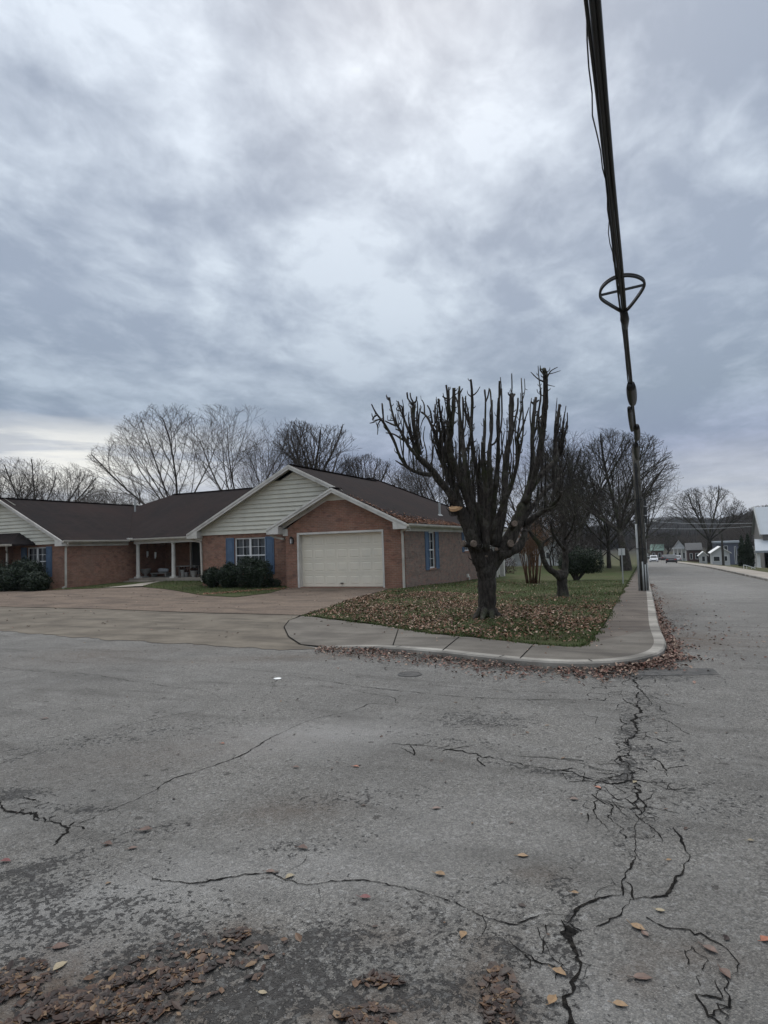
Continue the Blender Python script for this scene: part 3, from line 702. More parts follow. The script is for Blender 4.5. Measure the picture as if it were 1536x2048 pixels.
# brick gable above the door
gz = 3.52
gx = (gz-2.34)/SLP
w1.face([(-14.5, FY, 2.34), (-9.1, FY, 2.34), (-9.1, FY, 2.38), (-12.05+.52, FY, gz), (-12.05-.52, FY, gz), (-14.5, FY, 2.38)])
wall_pts(w1, (-14.5, WY), (-14.5, FY), BZ, 2.4)
w1.build('garage_wall', M['brick'], house)
w2 = MB(); wall_side(w2, FY, 31.6, -9.1, BZ, 2.33, [(23.995, 24.755, .575, 2.125), (28.845, 30.605, 1.195, 2.145)], -.12)
w2.face([(-9.1, 31.6, BZ), (-9.4, 31.6, BZ), (-9.4, 31.6, 2.33), (-9.1, 31.6, 2.33)])
w2.build('side_wall', M['brick2'], house)
w3 = MB(); wall_front(w3, -19.6, -14.5, WY, BZ, 2.33, [(-17.725, -16.055, .555, 2.135)])
wall_pts(w3, (-19.6, 28.2), (-19.6, WY), BZ, 2.4)
w3.build('front_wall', M['brick'], house)
LX = -27.15; LY = 20.9
w4 = MB(); wall_front(w4, -31.1, LX, LY, BZ, 2.2, [(-29.955, -28.495, .595, 2.055)]); wall_pts(w4, (LX, LY), (LX, 28.2), BZ, 2.3)
wall_front(w4, -38, -31.1, LY-.9, BZ, 2.2, []); wall_pts(w4, (-31.1, LY-.9), (-31.1, LY), BZ, 2.2)
w4.build('wing_wall', M['brick'], house)
w5 = MB(); wall_front(w5, LX, -19.6, 27.6, 0, 2.6, [(-25.2, -24.25, .28, 2.35), (-22.6, -21.2, .9, 2.2)], .1)
w5.build('porch_wall', M['brick'], house)
# rear porch: brick return wall, cream posts
rp = MB()
for y_ in (32.6, 35.0, 36.6): rp.box(-9.35, -9.1, y_, y_+.28, BZ, 2.3)
for y_ in (32.88,): rp.box(-9.28, -9.2, y_, 36.7, 1.0, 1.08)
rp.build('porch_post', M['trim'], house)
bk = MB(); bk.box(-30, -11.2, 31.5, 36.3, BZ, 2.3); bk.build('back_wall', M['brick2'], house)
inr = MB()
for b6 in ((-14.3, -9.4, 22.05, 31.4, -.3, 2.3), (-19.4, -14.7, 22.8, 31.4, .0, 2.3), (-37, -27.4, 21.4, 31, 0, 2.15)): inr = MB(); inr.box(*b6); inr.build('interior', M['interior'], house)

# siding gables: overlapping boards as real courses
def siding(mb, z0, z1, y, left, right, h=.185):
    z = z0
    while z < z1-.02:
        zt = min(z+h, z1); a0, a1 = left(z), right(z); b0, b1 = left(zt), right(zt)
        if b1 <= b0: b0 = b1 = (a0+a1)/2
        mb.face([(a0, y-.052, z), (a1, y-.052, z), (b1, y-.002, zt), (b0, y-.002, zt)])
        mb.face([(a0, y-.002, z), (a1, y-.002, z), (a1, y-.052, z), (a0, y-.052, z)]); z = zt
sg = MB()
siding(sg, 2.31, 4.55, WY-.03, lambda z: -14.5-(5.12-z)/SLP+.1, lambda z: -14.5+(5.12-z)/SLP-.1)
sg.face([(-14.5-(5.12-4.55)/SLP, WY-.03, 4.55), (-14.5+(5.12-4.55)/SLP, WY-.03, 4.55), (-14.5, WY-.03, 5.1)])
sg.build('gable_siding', M['siding'], house)
sg = MB(); LXA = -31.8; LZA = EZ-.06+SLP*4.9
siding(sg, 2.18, 4.3, LY-.03, lambda z: LXA-(LZA-z)/SLP+.1, lambda z: LXA+(LZA-z)/SLP-.1)
sg.face([(LXA-1.0, LY-.03, 4.3), (LXA+1.0, LY-.03, 4.3), (LXA, LY-.03, 4.74)])
sg.build('gable_siding', M['siding'], house)
bkp = MB(); bkp.face([(-20.0, WY-.012, 2.31), (-9.3, WY-.012, 2.31), (-14.5, WY-.012, 5.02)]); bkp.build('gable_backing', M['siding'], house)
bkp = MB(); bkp.face([(LXA-4.9, LY-.012, 2.2), (LXA+4.9, LY-.012, 2.2), (LXA, LY-.012, 4.66)]); bkp.build('gable_backing', M['siding'], house)
fp = MB(); fp.face([(-12.05-.62, FY-.012, gz-.05), (-12.05+.62, FY-.012, gz-.05), (-12.05, FY-.012, 3.84)]); fp.build('gable_panel', M['siding'], house)

# ---- roofs
rf = MB(); e = EZ
def up(*p): return [(x_, y_, z_) for x_, y_, z_ in p]
RX = -8.85
zr = lambda x_: e+SLP*(RX-x_)
rf.face([(RX, 21.15, zr(RX)), (RX, 36.95, zr(RX)), (-15.0, 30.85, zr(-15.0)), (-14.5, 30.34, zr(-14.5)), (-14.5, 21.85, zr(-14.5)), (-12.05, 21.85, zr(-12.05)), (-12.05, 21.15, zr(-12.05))])
zl = lambda x_: zr(-12.05)-SLP*(-12.05-x_)
rf.face([(-12.05, 21.15, zr(-12.05)), (-12.05, WY, zr(-12.05)), (-15.2, WY, zl(-15.2)), (-15.2, 21.15, zl(-15.2))])
zm = zr(-14.5)
rf.face([(-14.5, 21.85, zm), (-14.5, 30.34, zm), (-20.15, 24.7, zm-SLP*5.65), (-20.15, 21.85, zm-SLP*5.65)])
P0 = zr(-15.0)
rf.face([(-15.0, 30.85, P0), (-29.6, 30.85, P0), (-31.35, 29.1, P0-SLP*1.75), (-26.9, 24.7, e-.02), (-20.15, 24.7, e-.02), (-14.5, 30.34, zm)])
rf.face([(-15.0, 30.85, P0), (RX, 36.95, e), (-35.7, 36.95, e), (-29.6, 30.85, P0)])
rf.face([(-29.6, 30.85, P0), (-35.7, 36.95, e), (-35.7, 24.7, e)])
rf.face([(-26.85, 20.55, EZ-.06), (-26.85, 37, EZ-.06), (LXA, 37, LZA), (LXA, 20.55, LZA)])
rf.face([(LXA, 20.55, LZA), (LXA, 37, LZA), (LXA-4.95, 37, EZ-.06), (LXA-4.95, 20.55, EZ-.06)])
# small hipped roof in front of the left wing
c_ = PY(24, 1089, 19.6)
hx, hz = float(c_[0]), float(c_[2])+.02
rf.face([(hx, 19.6, hz), (hx-2.2, 21.8, hz+SLP*2.2), (hx-6, 21.8, hz+SLP*2.2), (hx-8, 19.6, hz)][::-1])
rf.face([(hx, 19.6, hz), (hx, 21.8, hz), (hx-2.2, 21.8, hz+SLP*2.2)])
n0 = len(rf.f)
for i in range(n0):
    f_ = rf.f[i]; pts = [rf.v[k] for k in f_]
    lo = [(p[0], p[1], p[2]-.09) for p in pts]
    rf.face(lo[::-1])
    for a in range(len(pts)):
        b = (a+1) % len(pts); rf.face([pts[a], lo[a], lo[b], pts[b]])
roof = rf.build('roof', M['shingle'], house)
# ridge caps
rc = MB()
def cap(a, b): rc.bar(a, b, .24, .03)
cap((-14.5, 21.85, zm+.015), (-14.5, 30.34, zm+.015)); cap((-15, 30.85, P0+.015), (-29.6, 30.85, P0+.015)); cap((-12.05, 21.15, zr(-12.05)+.012), (-12.05, 21.8, zr(-12.05)+.012))
cap((LXA, 20.55, LZA+.015), (LXA, 34, LZA+.015)); cap((-15, 30.85, P0+.015), (RX, 36.95, e+.015))
rc.build('ridge_cap', M['shingle'], roof)
pv_ = P(879.5, 1032, 1)
d_ = ray(879.5, 1031); nrm = np.array([SLP, 0, 1]); t_ = (e+SLP*RX-CAM@nrm)/(d_@nrm); q = CAM+d_*t_
vp = MB(); vp.tube([q-[0, 0, .1], q+[0, 0, .62]], .055, 10); vp.tube([q-[0, 0, .02], q+[0, 0, .06]], [.16, .08], 10); vp.build('vent_pipe', M['conduit'], roof)
d_ = ray(260, 1007); vp = MB(); q = P(270, 1010, 36.5); vp.tube([q-[0, 0, .4], q+[0, 0, .32]], .05, 8); vp.build('vent_pipe', M['conduit'], roof)
# white soffits
sf = MB()
sf.face([(-9.1, 21.3, 2.30), (RX, 21.3, 2.30), (RX, 36.9, 2.30), (-9.1, 36.9, 2.30)][::-1])
sf.box(-9.14, -9.06, 21.5, 36.6, 2.12, 2.31)            # frieze board along the side
sf.box(-9.12, RX-.01, 36.2, 36.9, 2.2, 2.3)
sf.build('soffit', M['trim'], house); sf = MB()
sf.box(-26.8, -19.7, 24.9, 25.02, 2.10, 2.30)           # porch beam
sf.face([(-26.9, 24.75, 2.29), (-19.6, 24.75, 2.29), (-19.6, 27.6, 2.29), (-26.9, 27.6, 2.29)][::-1])
sf.box(LX+.0, LX+.06, 20.9, 24.8, 2.05, 2.24)
sf.build('soffit', M['trim'], house)
# rake boards
def rake(x0, z0, x1, z1, y, h=.19, t=.04, nm='rake_board'):
    mb = MB(); mb.prism([(x0, z0-h), (x1, z1-h), (x1, z1-.035), (x0, z0-.035)], 'y', y-t, y)
    mb.prism([(x0, z0-.085), (x1, z1-.085), (x1, z1), (x0, z0)], 'y', y-t-.025, y-t+.004)
    return mb
for a in ((-12.05, zr(-12.05), RX, zr(RX), 21.15), (-12.05, zr(-12.05), -15.2, zl(-15.2), 21.15), (-14.5, zm, -11.9, zr(-11.9), 21.85), (-14.5, zm, -20.15, zm-SLP*5.65, 21.85), (LXA, LZA, -26.85, EZ-.06, 20.55), (LXA, LZA, LXA-4.95, EZ-.06, 20.55)):
    rake(*a).build('rake_board', M['trim'], house)
# boxed returns at the eaves
def ret(x0, x1, y0, y1, z0, zA, zB):
    mb = MB(); mb.prism([(x0, z0), (x1, z0), (x1, zB), (x0, zA)], 'y', y0, y1); mb.build('eave_return', M['trim'], house)
ret(-9.42, RX, 21.1, 21.47, 2.2, 2.46, 2.30); ret(-15.2, -14.62, 21.1, WY-.05, 2.2, 2.26, 2.5); ret(-20.15, -19.55, 21.8, WY-.01, 2.18, 2.26, 2.5); ret(-27.35, -26.85, 20.5, 20.88, 2.06, 2.4, 2.22)
bf = MB(); bf.box(-14.62, -14.38, FY-.02, FY, 2.12, 2.4); bf.build('eave_return', M['trim'], house)
# soffit undersides of the rakes
us = MB()
for (x0, z0, x1, z1, y0, y1) in ((-12.05, zr(-12.05), RX, zr(RX), 21.15, FY), (-12.05, zr(-12.05), -15.2, zl(-15.2), 21.15, FY+.02), (-14.5, zm, -11.9, zr(-11.9), 21.85, WY), (-14.5, zm, -20.15, zm-SLP*5.65, 21.85, WY), (LXA, LZA, -26.85, EZ-.06, 20.55, LY)):
    us.face([(x0, y0, z0-.11), (x1, y0, z1-.11), (x1, y1, z1-.11), (x0, y1, z0-.11)])
    us.prism([(x0, z0-.27), (x1, z1-.27), (x1, z1-.11), (x0, z0-.11)], 'y', y1-.03, y1-.005)
    us.build('rake_soffit', M['trim'], house); us = MB()
# gutters
def gutter(a, b, nm='gutter'):
    a = np.array(a, float); b = np.array(b, float); d = (b-a)/np.linalg.norm(b-a); s_ = np.cross(d, (0, 0, 1)); mb = MB()
    prof = [(-.055, .0), (-.055, -.10), (.02, -.10), (.055, -.05), (.06, .01), (.05, .01), (.04, -.04), (.015, -.088), (-.045, -.088), (-.045, 0)]
    k = len(prof); b0 = len(mb.v)
    for p in (a, b):
        for u_, v_ in prof: mb.v.append(tuple(p+s_*u_+np.array((0, 0, v_))))
    for i in range(k): j = (i+1) % k; mb.f.append((b0+i, b0+j, b0+k+j, b0+k+i)); mb.m.append(0)
    mb.f.append(tuple(range(b0, b0+k))); mb.f.append(tuple(range(b0+2*k-1, b0+k-1, -1))); mb.m += [0, 0]
    mb.build(nm, M['gutter'], house)
gutter((RX+.05, 21.1, 2.38), (RX+.05, 36.9, 2.36)); gutter((-26.8, 24.65, 2.38), (-20.2, 24.65, 2.38)); gutter((-26.8, 20.55, 2.33), (-26.8, 24.6, 2.33)); gutter((-20.2, 24.6, 2.33), (-20.2, 21.9, 2.33))
gutter((hx-8, 19.53, hz), (hx, 19.53, hz))
def spout(pts, foot=None):
    mb = MB()
    for a, b in zip(pts[:-1], pts[1:]): mb.bar(a, b, .085, .065, up=(0, 1, .01))
    if foot: mb.bar(pts[-1], foot, .09, .07)
    mb.build('downspout', M['gutter'], house)
spout([(RX+.05, 21.2, 2.3), (-8.95, 21.25, 2.2), (-9.2, FY-.06, 2.12), (-9.17, FY-.05, 2.0), (-9.17, FY-.05, -.05)], (-9.1, FY-.25, -.06))
spout([(-26.8, 20.75, 2.24), (-26.85, 20.85, 2.1), (-27.02, 20.86, 2.0), (-27.02, 20.86, .05)], (-26.9, 20.6, .03))
spout([(-20.2, 22.0, 2.26), (-19.95, 22.12, 2.1), (-19.62, WY-.05, 2.02), (-19.58, WY-.04, .2)])
spout([(-15.15, 21.3, 2.2), (-15.0, 21.4, 2.1), (-14.65, 21.5, 2.0), (-14.6, 22.1, 1.95), (-14.58, 22.15, .2)])
spout([(hx-.4, 19.6, hz-.1), (hx-.55, 19.7, hz-.3), (hx-.9, 19.95, hz-.42), (hx-.9, 19.95, .1)])
b_ = G(1001, 1161); mb = MB(); mb.tube([P(998.5, 1118, 40), P(998.5, 1138, 40), P(999.5, 1152, 40), P(1002.5, 1161, 39)], .045, 8); mb.build('downspout', M['white'], house)
# small white box under that eave, on the corner of the valley
mb = MB(); mb.box(-26.95, -26.75, 24.55, 24.78, 2.36, 2.44); mb.build('gutter_corner', M['trim'], house)

# ---- garage door
gd = MB(); gy = FY+.24
gd.box(DX0, DX1, gy, gy+.05, 0, DZ)
door = gd.build('garage_door', M['door'], house)
rows, cols = 4, 8
ph = DZ/rows; pw = (DX1-DX0-.06)/7.
pw = (DX1-DX0)/7
for r_ in range(rows):
    sec = MB()
    z0, z1 = r_*ph+.004, (r_+1)*ph-.004
    sec.box(DX0+.0, DX1, gy-.022, gy-.001, z0, z1)
    for c in range(7):
        x0, x1 = DX0+c*pw+.055, DX0+(c+1)*pw-.055; a, b = z0+.09, z1-.085
        # raised panel: bevelled frame
        o0, o1 = gy-.0235, gy-.031
        A = [(x0, o0, a), (x1, o0, a), (x1, o0, b), (x0, o0, b)]; g1 = .012
        B = [(x0+g1, o0+.001, a+g1), (x1-g1, o0+.001, a+g1), (x1-g1, o0+.001, b-g1), (x0+g1, o0+.001, b-g1)]
        g2 = .05; C_ = [(x0+g2, o1, a+g2), (x1-g2, o1, a+g2), (x1-g2, o1, b-g2), (x0+g2, o1, b-g2)]
        O = [(x0-.012, o1+.004, a-.012), (x1+.012, o1+.004, a-.012), (x1+.012, o1+.004, b+.012), (x0-.012, o1+.004, b+.012)]
        for i in range(4):
            j = (i+1) % 4; sec.face([O[i], O[j], A[j], A[i]]); sec.face([A[i], A[j], B[j], B[i]]); sec.face([B[i], B[j], C_[j], C_[i]])
        sec.face(C_)
    sec.build('door_section', M['door'], door)
fr = MB(); fr.box(DX0-.09, DX0, FY-.025, gy+.02, -.02, DZ+.08); fr.box(DX1, DX1+.07, FY-.025, gy+.02, -.02, DZ+.08); fr.box(DX0, DX1, FY-.025, gy+.02, DZ, DZ+.08)
fr.build('door_frame', M['trim'], house)
mb = MB(); mb.box(DX0+1.8, DX0+1.92, gy-.075, gy-.02, .12, .16); mb.build('handle', M['black'], door)

# ---- windows
def window(x0, x1, z0, z1, y, mull=True, cols=2, side=None, shut=True, shw=.44, split=.5):
    # side: x position when the window is in a wall facing +X (then x0,x1 are Y)
    def T(mb):
        if side is not None: mb.v = [(side-(q[1]-y), q[0], q[2]) for q in mb.v]
        return mb
    t = .055
    f_ = MB(); yy = y+.05
    f_.box(x0, x1, yy, yy+.05, z1-t, z1); f_.box(x0, x1, yy, yy+.05, z0, z0+t); f_.box(x0, x0+t, yy+.001, yy+.049, z0+t, z1-t); f_.box(x1-t, x1, yy+.001, yy+.049, z0+t, z1-t)
    xm = (x0+x1)/2
    if mull: f_.box(xm-.05, xm+.05, yy-.008, yy+.055, z0+t, z1-t)
    W_ = T(f_).build('window', M['white'], house)
    gl = MB(); zm_ = z0+(z1-z0)*split
    spans = [(x0+t, xm-.05), (xm+.05, x1-t)] if mull else [(x0+t, x1-t)]
    sa = MB()
    for a, b in spans:
        gl.face([(a, yy+.03, z0), (b, yy+.03, z0), (b, yy+.03, z1), (a, yy+.03, z1)])
        sa.box(a, b, yy+.005, yy+.045, zm_-.025, zm_+.025)
        for c in range(1, cols): xx = a+(b-a)*c/cols; sa.box(xx-.009, xx+.009, yy+.022, yy+.028, z0+t, z1-t)
        for (za, zb) in ((z0+t, zm_-.025), (zm_+.025, z1-t)): sa.box(a, b, yy+.021, yy+.027, (za+zb)/2-.009, (za+zb)/2+.009)
    T(sa).build('sash', M['white'], W_); T(gl).build('pane', M['glass'], W_)
    cu_ = MB()
    for a, b in spans:
        n_ = 26; l_ = b-a
        for i in range(n_):
            xa, xb = a+l_*i/n_, a+l_*(i+1)/n_
            if .42 < (i+.5)/n_ < .58: continue
            ya = yy+.14+.03*math.sin(i*1.9); yb = yy+.14+.03*math.sin((i+1)*1.9)
            cu_.face([(xa, ya, z0), (xb, yb, z0), (xb, yb, z1), (xa, ya, z1)])
    T(cu_).build('curtain', M['curtain'], W_)
    bx = MB(); bx.face([(x0, yy+.22, z0), (x1, yy+.22, z0), (x1, yy+.22, z1), (x0, yy+.22, z1)]); T(bx).build('room_beyond', M['interior'], W_)
    si = MB(); si.box(x0-.03, x1+.03, y-.035, y+.05, z0-.07, z0-.002); T(si).build('sill', M['brick'], W_)
    if shut:
        for (a, b) in ((x0-shw-.02, x0-.02), (x1+.02, x1+.02+shw)):
            s_ = MB(); s_.box(a, b, y-.012, y-.001, z0-.05, z1+.02)
            s_.box(a, a+.05, y-.032, y-.012, z0-.05, z1+.02); s_.box(b-.05, b, y-.032, y-.012, z0-.05, z1+.02)
            for zz_ in (z0-.05, (z0+z1)/2-.03, z1-.05): s_.box(a+.05, b-.05, y-.031, y-.012, zz_, zz_+.07)
            for (za, zb) in ((z0+.05, (z0+z1)/2-.06), ((z0+z1)/2+.07, z1-.08)): s_.box(a+.085, b-.085, y-.024, y-.012, za, zb)
            T(s_).build('shutter', M['shutter'], house)
window(-17.72, -16.06, .56, 2.13, WY, shw=.46)
window(-29.95, -28.5, .6, 2.05, LY, shw=.42)
window(24.0, 24.75, .58, 2.12, 0, mull=False, side=-9.1, shw=.42)
window(28.85, 30.6, 1.2, 2.14, 0, mull=True, side=-9.1, shut=True, shw=.3)
window(-22.6, -21.2, .9, 2.2, 27.6, shut=False)
# porch floor, columns, door
pf = MB(); pf.box(-27.15, -19.6, 24.85, 27.6, -.3, .22); pf.box(-27.0, -25.2, 24.35, 24.85, -.3, .10); pf.build('porch_floor', M['path'], house)
for x_ in (-26.62, -24.05):
    c_ = MB(); c_.box(x_-.15, x_+.15, 24.87, 25.17, .22, .30); c_.lathe((x_, 25.02, .30), [(.115, 0), (.12, .04), (.105, .08), (.10, .9), (.092, 1.72), (.12, 1.76), (.12, 1.8)], 18); c_.box(x_-.14, x_+.14, 24.88, 25.16, 2.10, 2.16)
    c_.build('porch_column', M['trim'], house, smooth=False)
dr = MB(); dr.box(-25.15, -24.3, 27.64, 27.69, .24, 2.3); dd = dr.build('front_door', mat('dark_green_door', (.03, .035, .033), .5), house)
fr = MB(); fr.box(-25.24, -25.15, 27.55, 27.68, .22, 2.38); fr.box(-24.3, -24.21, 27.55, 27.68, .22, 2.38); fr.box(-25.15, -24.3, 27.55, 27.68, 2.3, 2.38); fr.build('door_frame', M['trim'], house)
mb = MB(); mb.lathe((-24.4, 27.58, 1.2), [(.0, 0), (.03, .01), (.03, .05), (0, .06)], 8); mb.build('handle', M['chrome'], dd)
# lantern beside the garage door
q = PY(585.5, 1082, FY); mb = MB(); x_, z_ = q[0], q[2]
mb.box(x_-.05, x_+.05, FY-.03, FY-.001, z_-.12, z_+.12); mb.bar((x_, FY-.03, z_+.1), (x_, FY-.12, z_+.16), .02, .02); mb.prism([(x_-.06, z_+.1), (x_+.06, z_+.1), (x_, z_+.18)], 'y', FY-.18, FY-.06)
for i in (-1, 1):
    for j in (-1, 1): mb.box(x_+i*.045-.006, x_+i*.045+.006, FY-.12+j*.045-.006, FY-.12+j*.045+.006, z_-.1, z_+.1)
mb.box(x_-.055, x_+.055, FY-.175, FY-.065, z_-.115, z_-.1)
ln_ = mb.build('wall_lantern', M['black'], house); mb = MB(); mb.box(x_-.035, x_+.035, FY-.155, FY-.085, z_-.099, z_+.09); mb.build('lamp_glass', M['lampglass'], ln_)
# wall tap / pipe on the side wall
q = np.array((-9.06, 30.1, -.05)); d_ = ray(936, 1152); t_ = (-9.06)/d_[0]; q = CAM+d_*t_
mb = MB(); mb.box(q[0]-.05, q[0]+.03, q[1]-.10, q[1]+.10, q[2]-.06, q[2]+.10); mb.tube([q+[.03, 0, -.02], q+[.08, 0, -.05], q+[.07, 0, -.22]], .03, 8); mb.build('wall_vent', M['trim'], house)

# ---------------------------------------------------------------- leaf helpers
def leaf(mb, p, s, yaw, tilt=(0, 0), curl=.25, nrm=None):
    # six-point leaf folded at its midrib
    c, sn = math.cos(yaw), math.sin(yaw)
    L = [(-.5, 0, .0), (-.12, .30, curl*.45), (.28, .20, curl*.35), (.55, 0, curl*.1), (.28, -.20, curl*.35), (-.12, -.30, curl*.45)]
    L = [(a+(.02 if i else 0), b, h) for i, (a, b, h) in enumerate(L)]
    out = []
    for a, b, h in L:
        x_, y_ = (a*c-b*sn)*s, (a*sn+b*c)*s; out.append((p[0]+x_, p[1]+y_, p[2]+h*s+x_*tilt[0]+y_*tilt[1]))
    mb.face([out[0], out[3], out[2], out[1]]); b0 = len(mb.v)-4
    mb.v += [out[5], out[4]]; mb.f.append((b0, b0+4, b0+5, b0+1)); mb.m.append(0)
def scatter(name, n_, pos, size, mt, fn, label, cat, tilt=.3, lift=.012, pw=1., cmax=.6):
    mb = MB()
    k = 0
    while k < n_:
        q = pos()
        if q is None: continue
        x_, y_ = q[:2]; z_ = float(fn(x_, y_))+(q[2] if len(q) > 2 else 0)
        leaf(mb, (x_, y_, z_+lift*random.random()+.004), size[0]+(size[1]-size[0])*random.random()**pw, random.uniform(0, 6.28), (random.gauss(0, tilt), random.gauss(0, tilt)), random.uniform(0, cmax)); k += 1
    o = mb.build(name, mt, uv=False); tag(o, label, cat, kind='stuff'); return o
def pip(x_, y_, poly):
    c = False; n_ = len(poly); j = n_-1
    for i in range(n_):
        xi, yi = poly[i][0], poly[i][1]; xj, yj = poly[j][0], poly[j][1]
        if (yi > y_) != (yj > y_) and x_ < (xj-xi)*(y_-yi)/(yj-yi)+xi: c = not c
        j = i
    return c
TB = G(975, 1234, fn=lambda x, y: lawn_fn(x, y))
def lawnpos():
    while True:
        x_ = random.uniform(-10, 0); y_ = random.uniform(9.5, 30)
        if not pip(x_, y_, lawn_poly): continue
        d = math.hypot(x_-TB[0]+.8, (y_-TB[1]-.5)*.8)
        p_ = 1.0*math.exp(-(d/4.0)**2)+.03
        if x_ < -5 and y_ < 20: p_ = max(p_, .8)
        p_ *= .35+1.1*max(0, math.sin(x_*1.7+1)*math.sin(y_*1.3+2)+.45)
        if y_ > 16 and x_ > -5: p_ *= .35
        if random.random() < p_: return (x_, y_)
scatter('fallen_leaves', 15000, lawnpos, (.035, .07), M['leaf_lawn'], lawn_fn, 'dry brown leaves scattered over the lawn under the cut back tree', 'leaves', .35, .03)
def gutpos():
    i = random.randrange(0, 62) if random.random() < .62 else random.randrange(20, len(kl)-120)
    t = random.random(); a, b = kl[i], kl[i+1]; p = a+(b-a)*t; d = b-a; d = d/(np.linalg.norm(d)+1e-9); n_ = np.array((d[1], -d[0]))
    s_ = np.linalg.norm(b-a)
    if random.random() > min(1, s_/.5): return None
    w_ = .15+.07*math.sin(i*.9)+(.17 if 2 < i < 22 else 0)
    if i > 40: w_ *= .75
    if i > 40 and random.random() < .62: return None
    off = abs(random.gauss(0, w_))+.02; q = p+n_*off
    return (q[0], q[1], max(0, .05-.12*off)*random.random())
scatter('gutter_leaves', 4600, gutpos, (.028, .055), M['leaf_gut'], g, 'red brown leaves drifted along the kerb round the corner', 'leaves', .4, .03)
def roofpos():
    v_ = random.random()
    if random.random() < .72: y_ = 21.2+random.random()**1.3*6.5; w_ = .25+.9*max(0, 1-(y_-21.2)/6.5); x_ = RX-.02-abs(random.gauss(0, w_*.5)); 
    else: x_ = RX-random.random()*3.0; y_ = 21.2+abs(random.gauss(0, .25))
    if x_ < -11.4 or (x_ < -9.6 and random.random() < .5): return None
    return (x_, y_)
lf = scatter('roof_leaves', 1900, roofpos, (.045, .085), M['leaf_roof'], lambda x, y: e+SLP*(RX-x), 'orange brown leaves lying on the garage roof edge', 'leaves', .3, .04)
# street litter right of the corner
def stpos():
    x_, y_ = random.gauss(.55, .45), random.uniform(8.8, 24); 
    if random.random() < .55: y_ = random.gauss(11.5, 1.5)
    if x_ < np.interp(y_, kl[44:, 1], kl[44:, 0])+.05: return None
    return (x_, y_)
scatter('street_leaves', 230, stpos, (.03, .06), M['leaf_gut'], g, 'dark leaves and twigs strewn on the street right of the corner', 'leaves', .3)
def roadpos():
    y_ = 1.6+random.random()**.8*9; x_ = random.uniform(-10, 1.8)
    if pip(x_, y_, front): return None
    if x_ > 2: return None
    return (x_, y_)
scatter('road_leaves', 800, roadpos, (.008, .045), M['leaf_wet'], g, 'small dark leaf scraps scattered across the asphalt', 'leaves', .15, .002, 2.2, .3)
scatter('driveway_leaves', 420, lambda: (random.uniform(-28, -6), random.uniform(9, 21)), (.035, .07), M['leaf_gut'], lambda x, y: g(x, y)+.012, 'scattered dark leaves on the wide driveway', 'leaves', .2, .004)
def bedpos():
    t = random.random(); a = D(400, 1191); b = D(565, 1179); p = a+(b-a)*t
    return (p[0]+random.gauss(0, .25), p[1]+abs(random.gauss(0, .25)))
scatter('bed_leaves', 420, bedpos, (.05, .09), M['leaf_roof'], lambda x, y: g(x, y)+.03, 'orange leaves along the driveway edge of the front bed', 'leaves')
# litter piles on the asphalt at our feet
def pile(cx_, cy_, rx, ry, n_, label, h=.03):
    c = G(cx_, cy_); dirx = ray(cx_, cy_)[:2]; dirx = dirx/np.linalg.norm(dirx)
    def pos():
        a, b = random.gauss(0, 1), random.gauss(0, 1); r2 = a*a+b*b
        if r2 > 4 or random.random() < (r2/5): return None
        if math.sin(a*3.1+b*1.7+cx_)+math.sin(b*4.3-a*1.1+cy_) < -.35-.5*random.random(): return None
        return (c[0]+dirx[1]*a*rx+dirx[0]*b*ry, c[1]-dirx[0]*a*rx+dirx[1]*b*ry, max(0, h*(1-r2/3))*random.random())
    scatter('leaf_litter', n_, pos, (.005, .050), M['leaf_wet'], g, label, 'leaf litter', .13, .004, 1.8, .2)
pile(190, 2020, .19, .09, 3600, 'big heap of wet brown leaf litter at the bottom left of the asphalt', .014)
pile(40, 1965, .07, .07, 500, 'leaf litter at the far left edge of the road beside the big heap', .008)
pile(1000, 2000, .035, .10, 800, 'long narrow smear of brown leaf litter left of the thick crack', .006)
pile(725, 2040, .06, .045, 360, 'dark leaf mush at the bottom edge between the two litter heaps', .005)
pile(475, 1872, .035, .025, 150, 'small clump of soggy brown leaves above the big heap', .003)
pile(760, 1962, .06, .02, 120, 'dark flattened leaf patch above the bottom leaf mush', .002)
pile(350, 1950, .26, .12, 520, 'thin scatter of leaf crumbs round the big heap', .001)
# single leaves one can point to
def big_leaf(i, px_, py_, size, mk, label, yaw):
    p = G(px_, py_); mb = MB()
    c, sn = math.cos(yaw), math.sin(yaw); pts = []; n_ = 9
    rndm = random.Random(i)
    half = [(-.5, 0), (-.36, .15), (-.2, .27), (-.02, .33), (.16, .29), (.32, .18), (.45, .07), (.55, 0)]
    half = [(a+rndm.uniform(-.02, .02), b*rndm.uniform(.82, 1.12)) for a, b in half]
    bend = rndm.uniform(-.15, .25); fold = rndm.uniform(.15, .5)
    def tr(a, b):
        z_ = abs(b)*fold+bend*a*a+.05; return (p[0]+(a*c-b*sn)*size, p[1]+(a*sn+b*c)*size, p[2]+.004+max(.01, z_)*size)
    mid_ = [tr(a, 0) for a, b in half]; up_ = [tr(a, b) for a, b in half]; dn = [tr(a, -b*.9) for a, b in half]
    for k in range(len(half)-1):
        mb.face([mid_[k], mid_[k+1], up_[k+1], up_[k]] if k and k < 6 else ([mid_[k], mid_[k+1], up_[k+1]] if k == 0 else [mid_[k], mid_[k+1], up_[k]]))
        mb.face([mid_[k], dn[k], dn[k+1], mid_[k+1]] if k and k < 6 else ([mid_[k], dn[k+1], mid_[k+1]] if k == 0 else [mid_[k], dn[k], mid_[k+1]]))
    mb.tube([tr(-.5, 0), tr(-.8, .06)], .012*size+.0006, 4)
    o = mb.build('fallen_leaf', M[mk], uv=False); tag(o, label, 'leaf', 'single leaves lying on the asphalt')
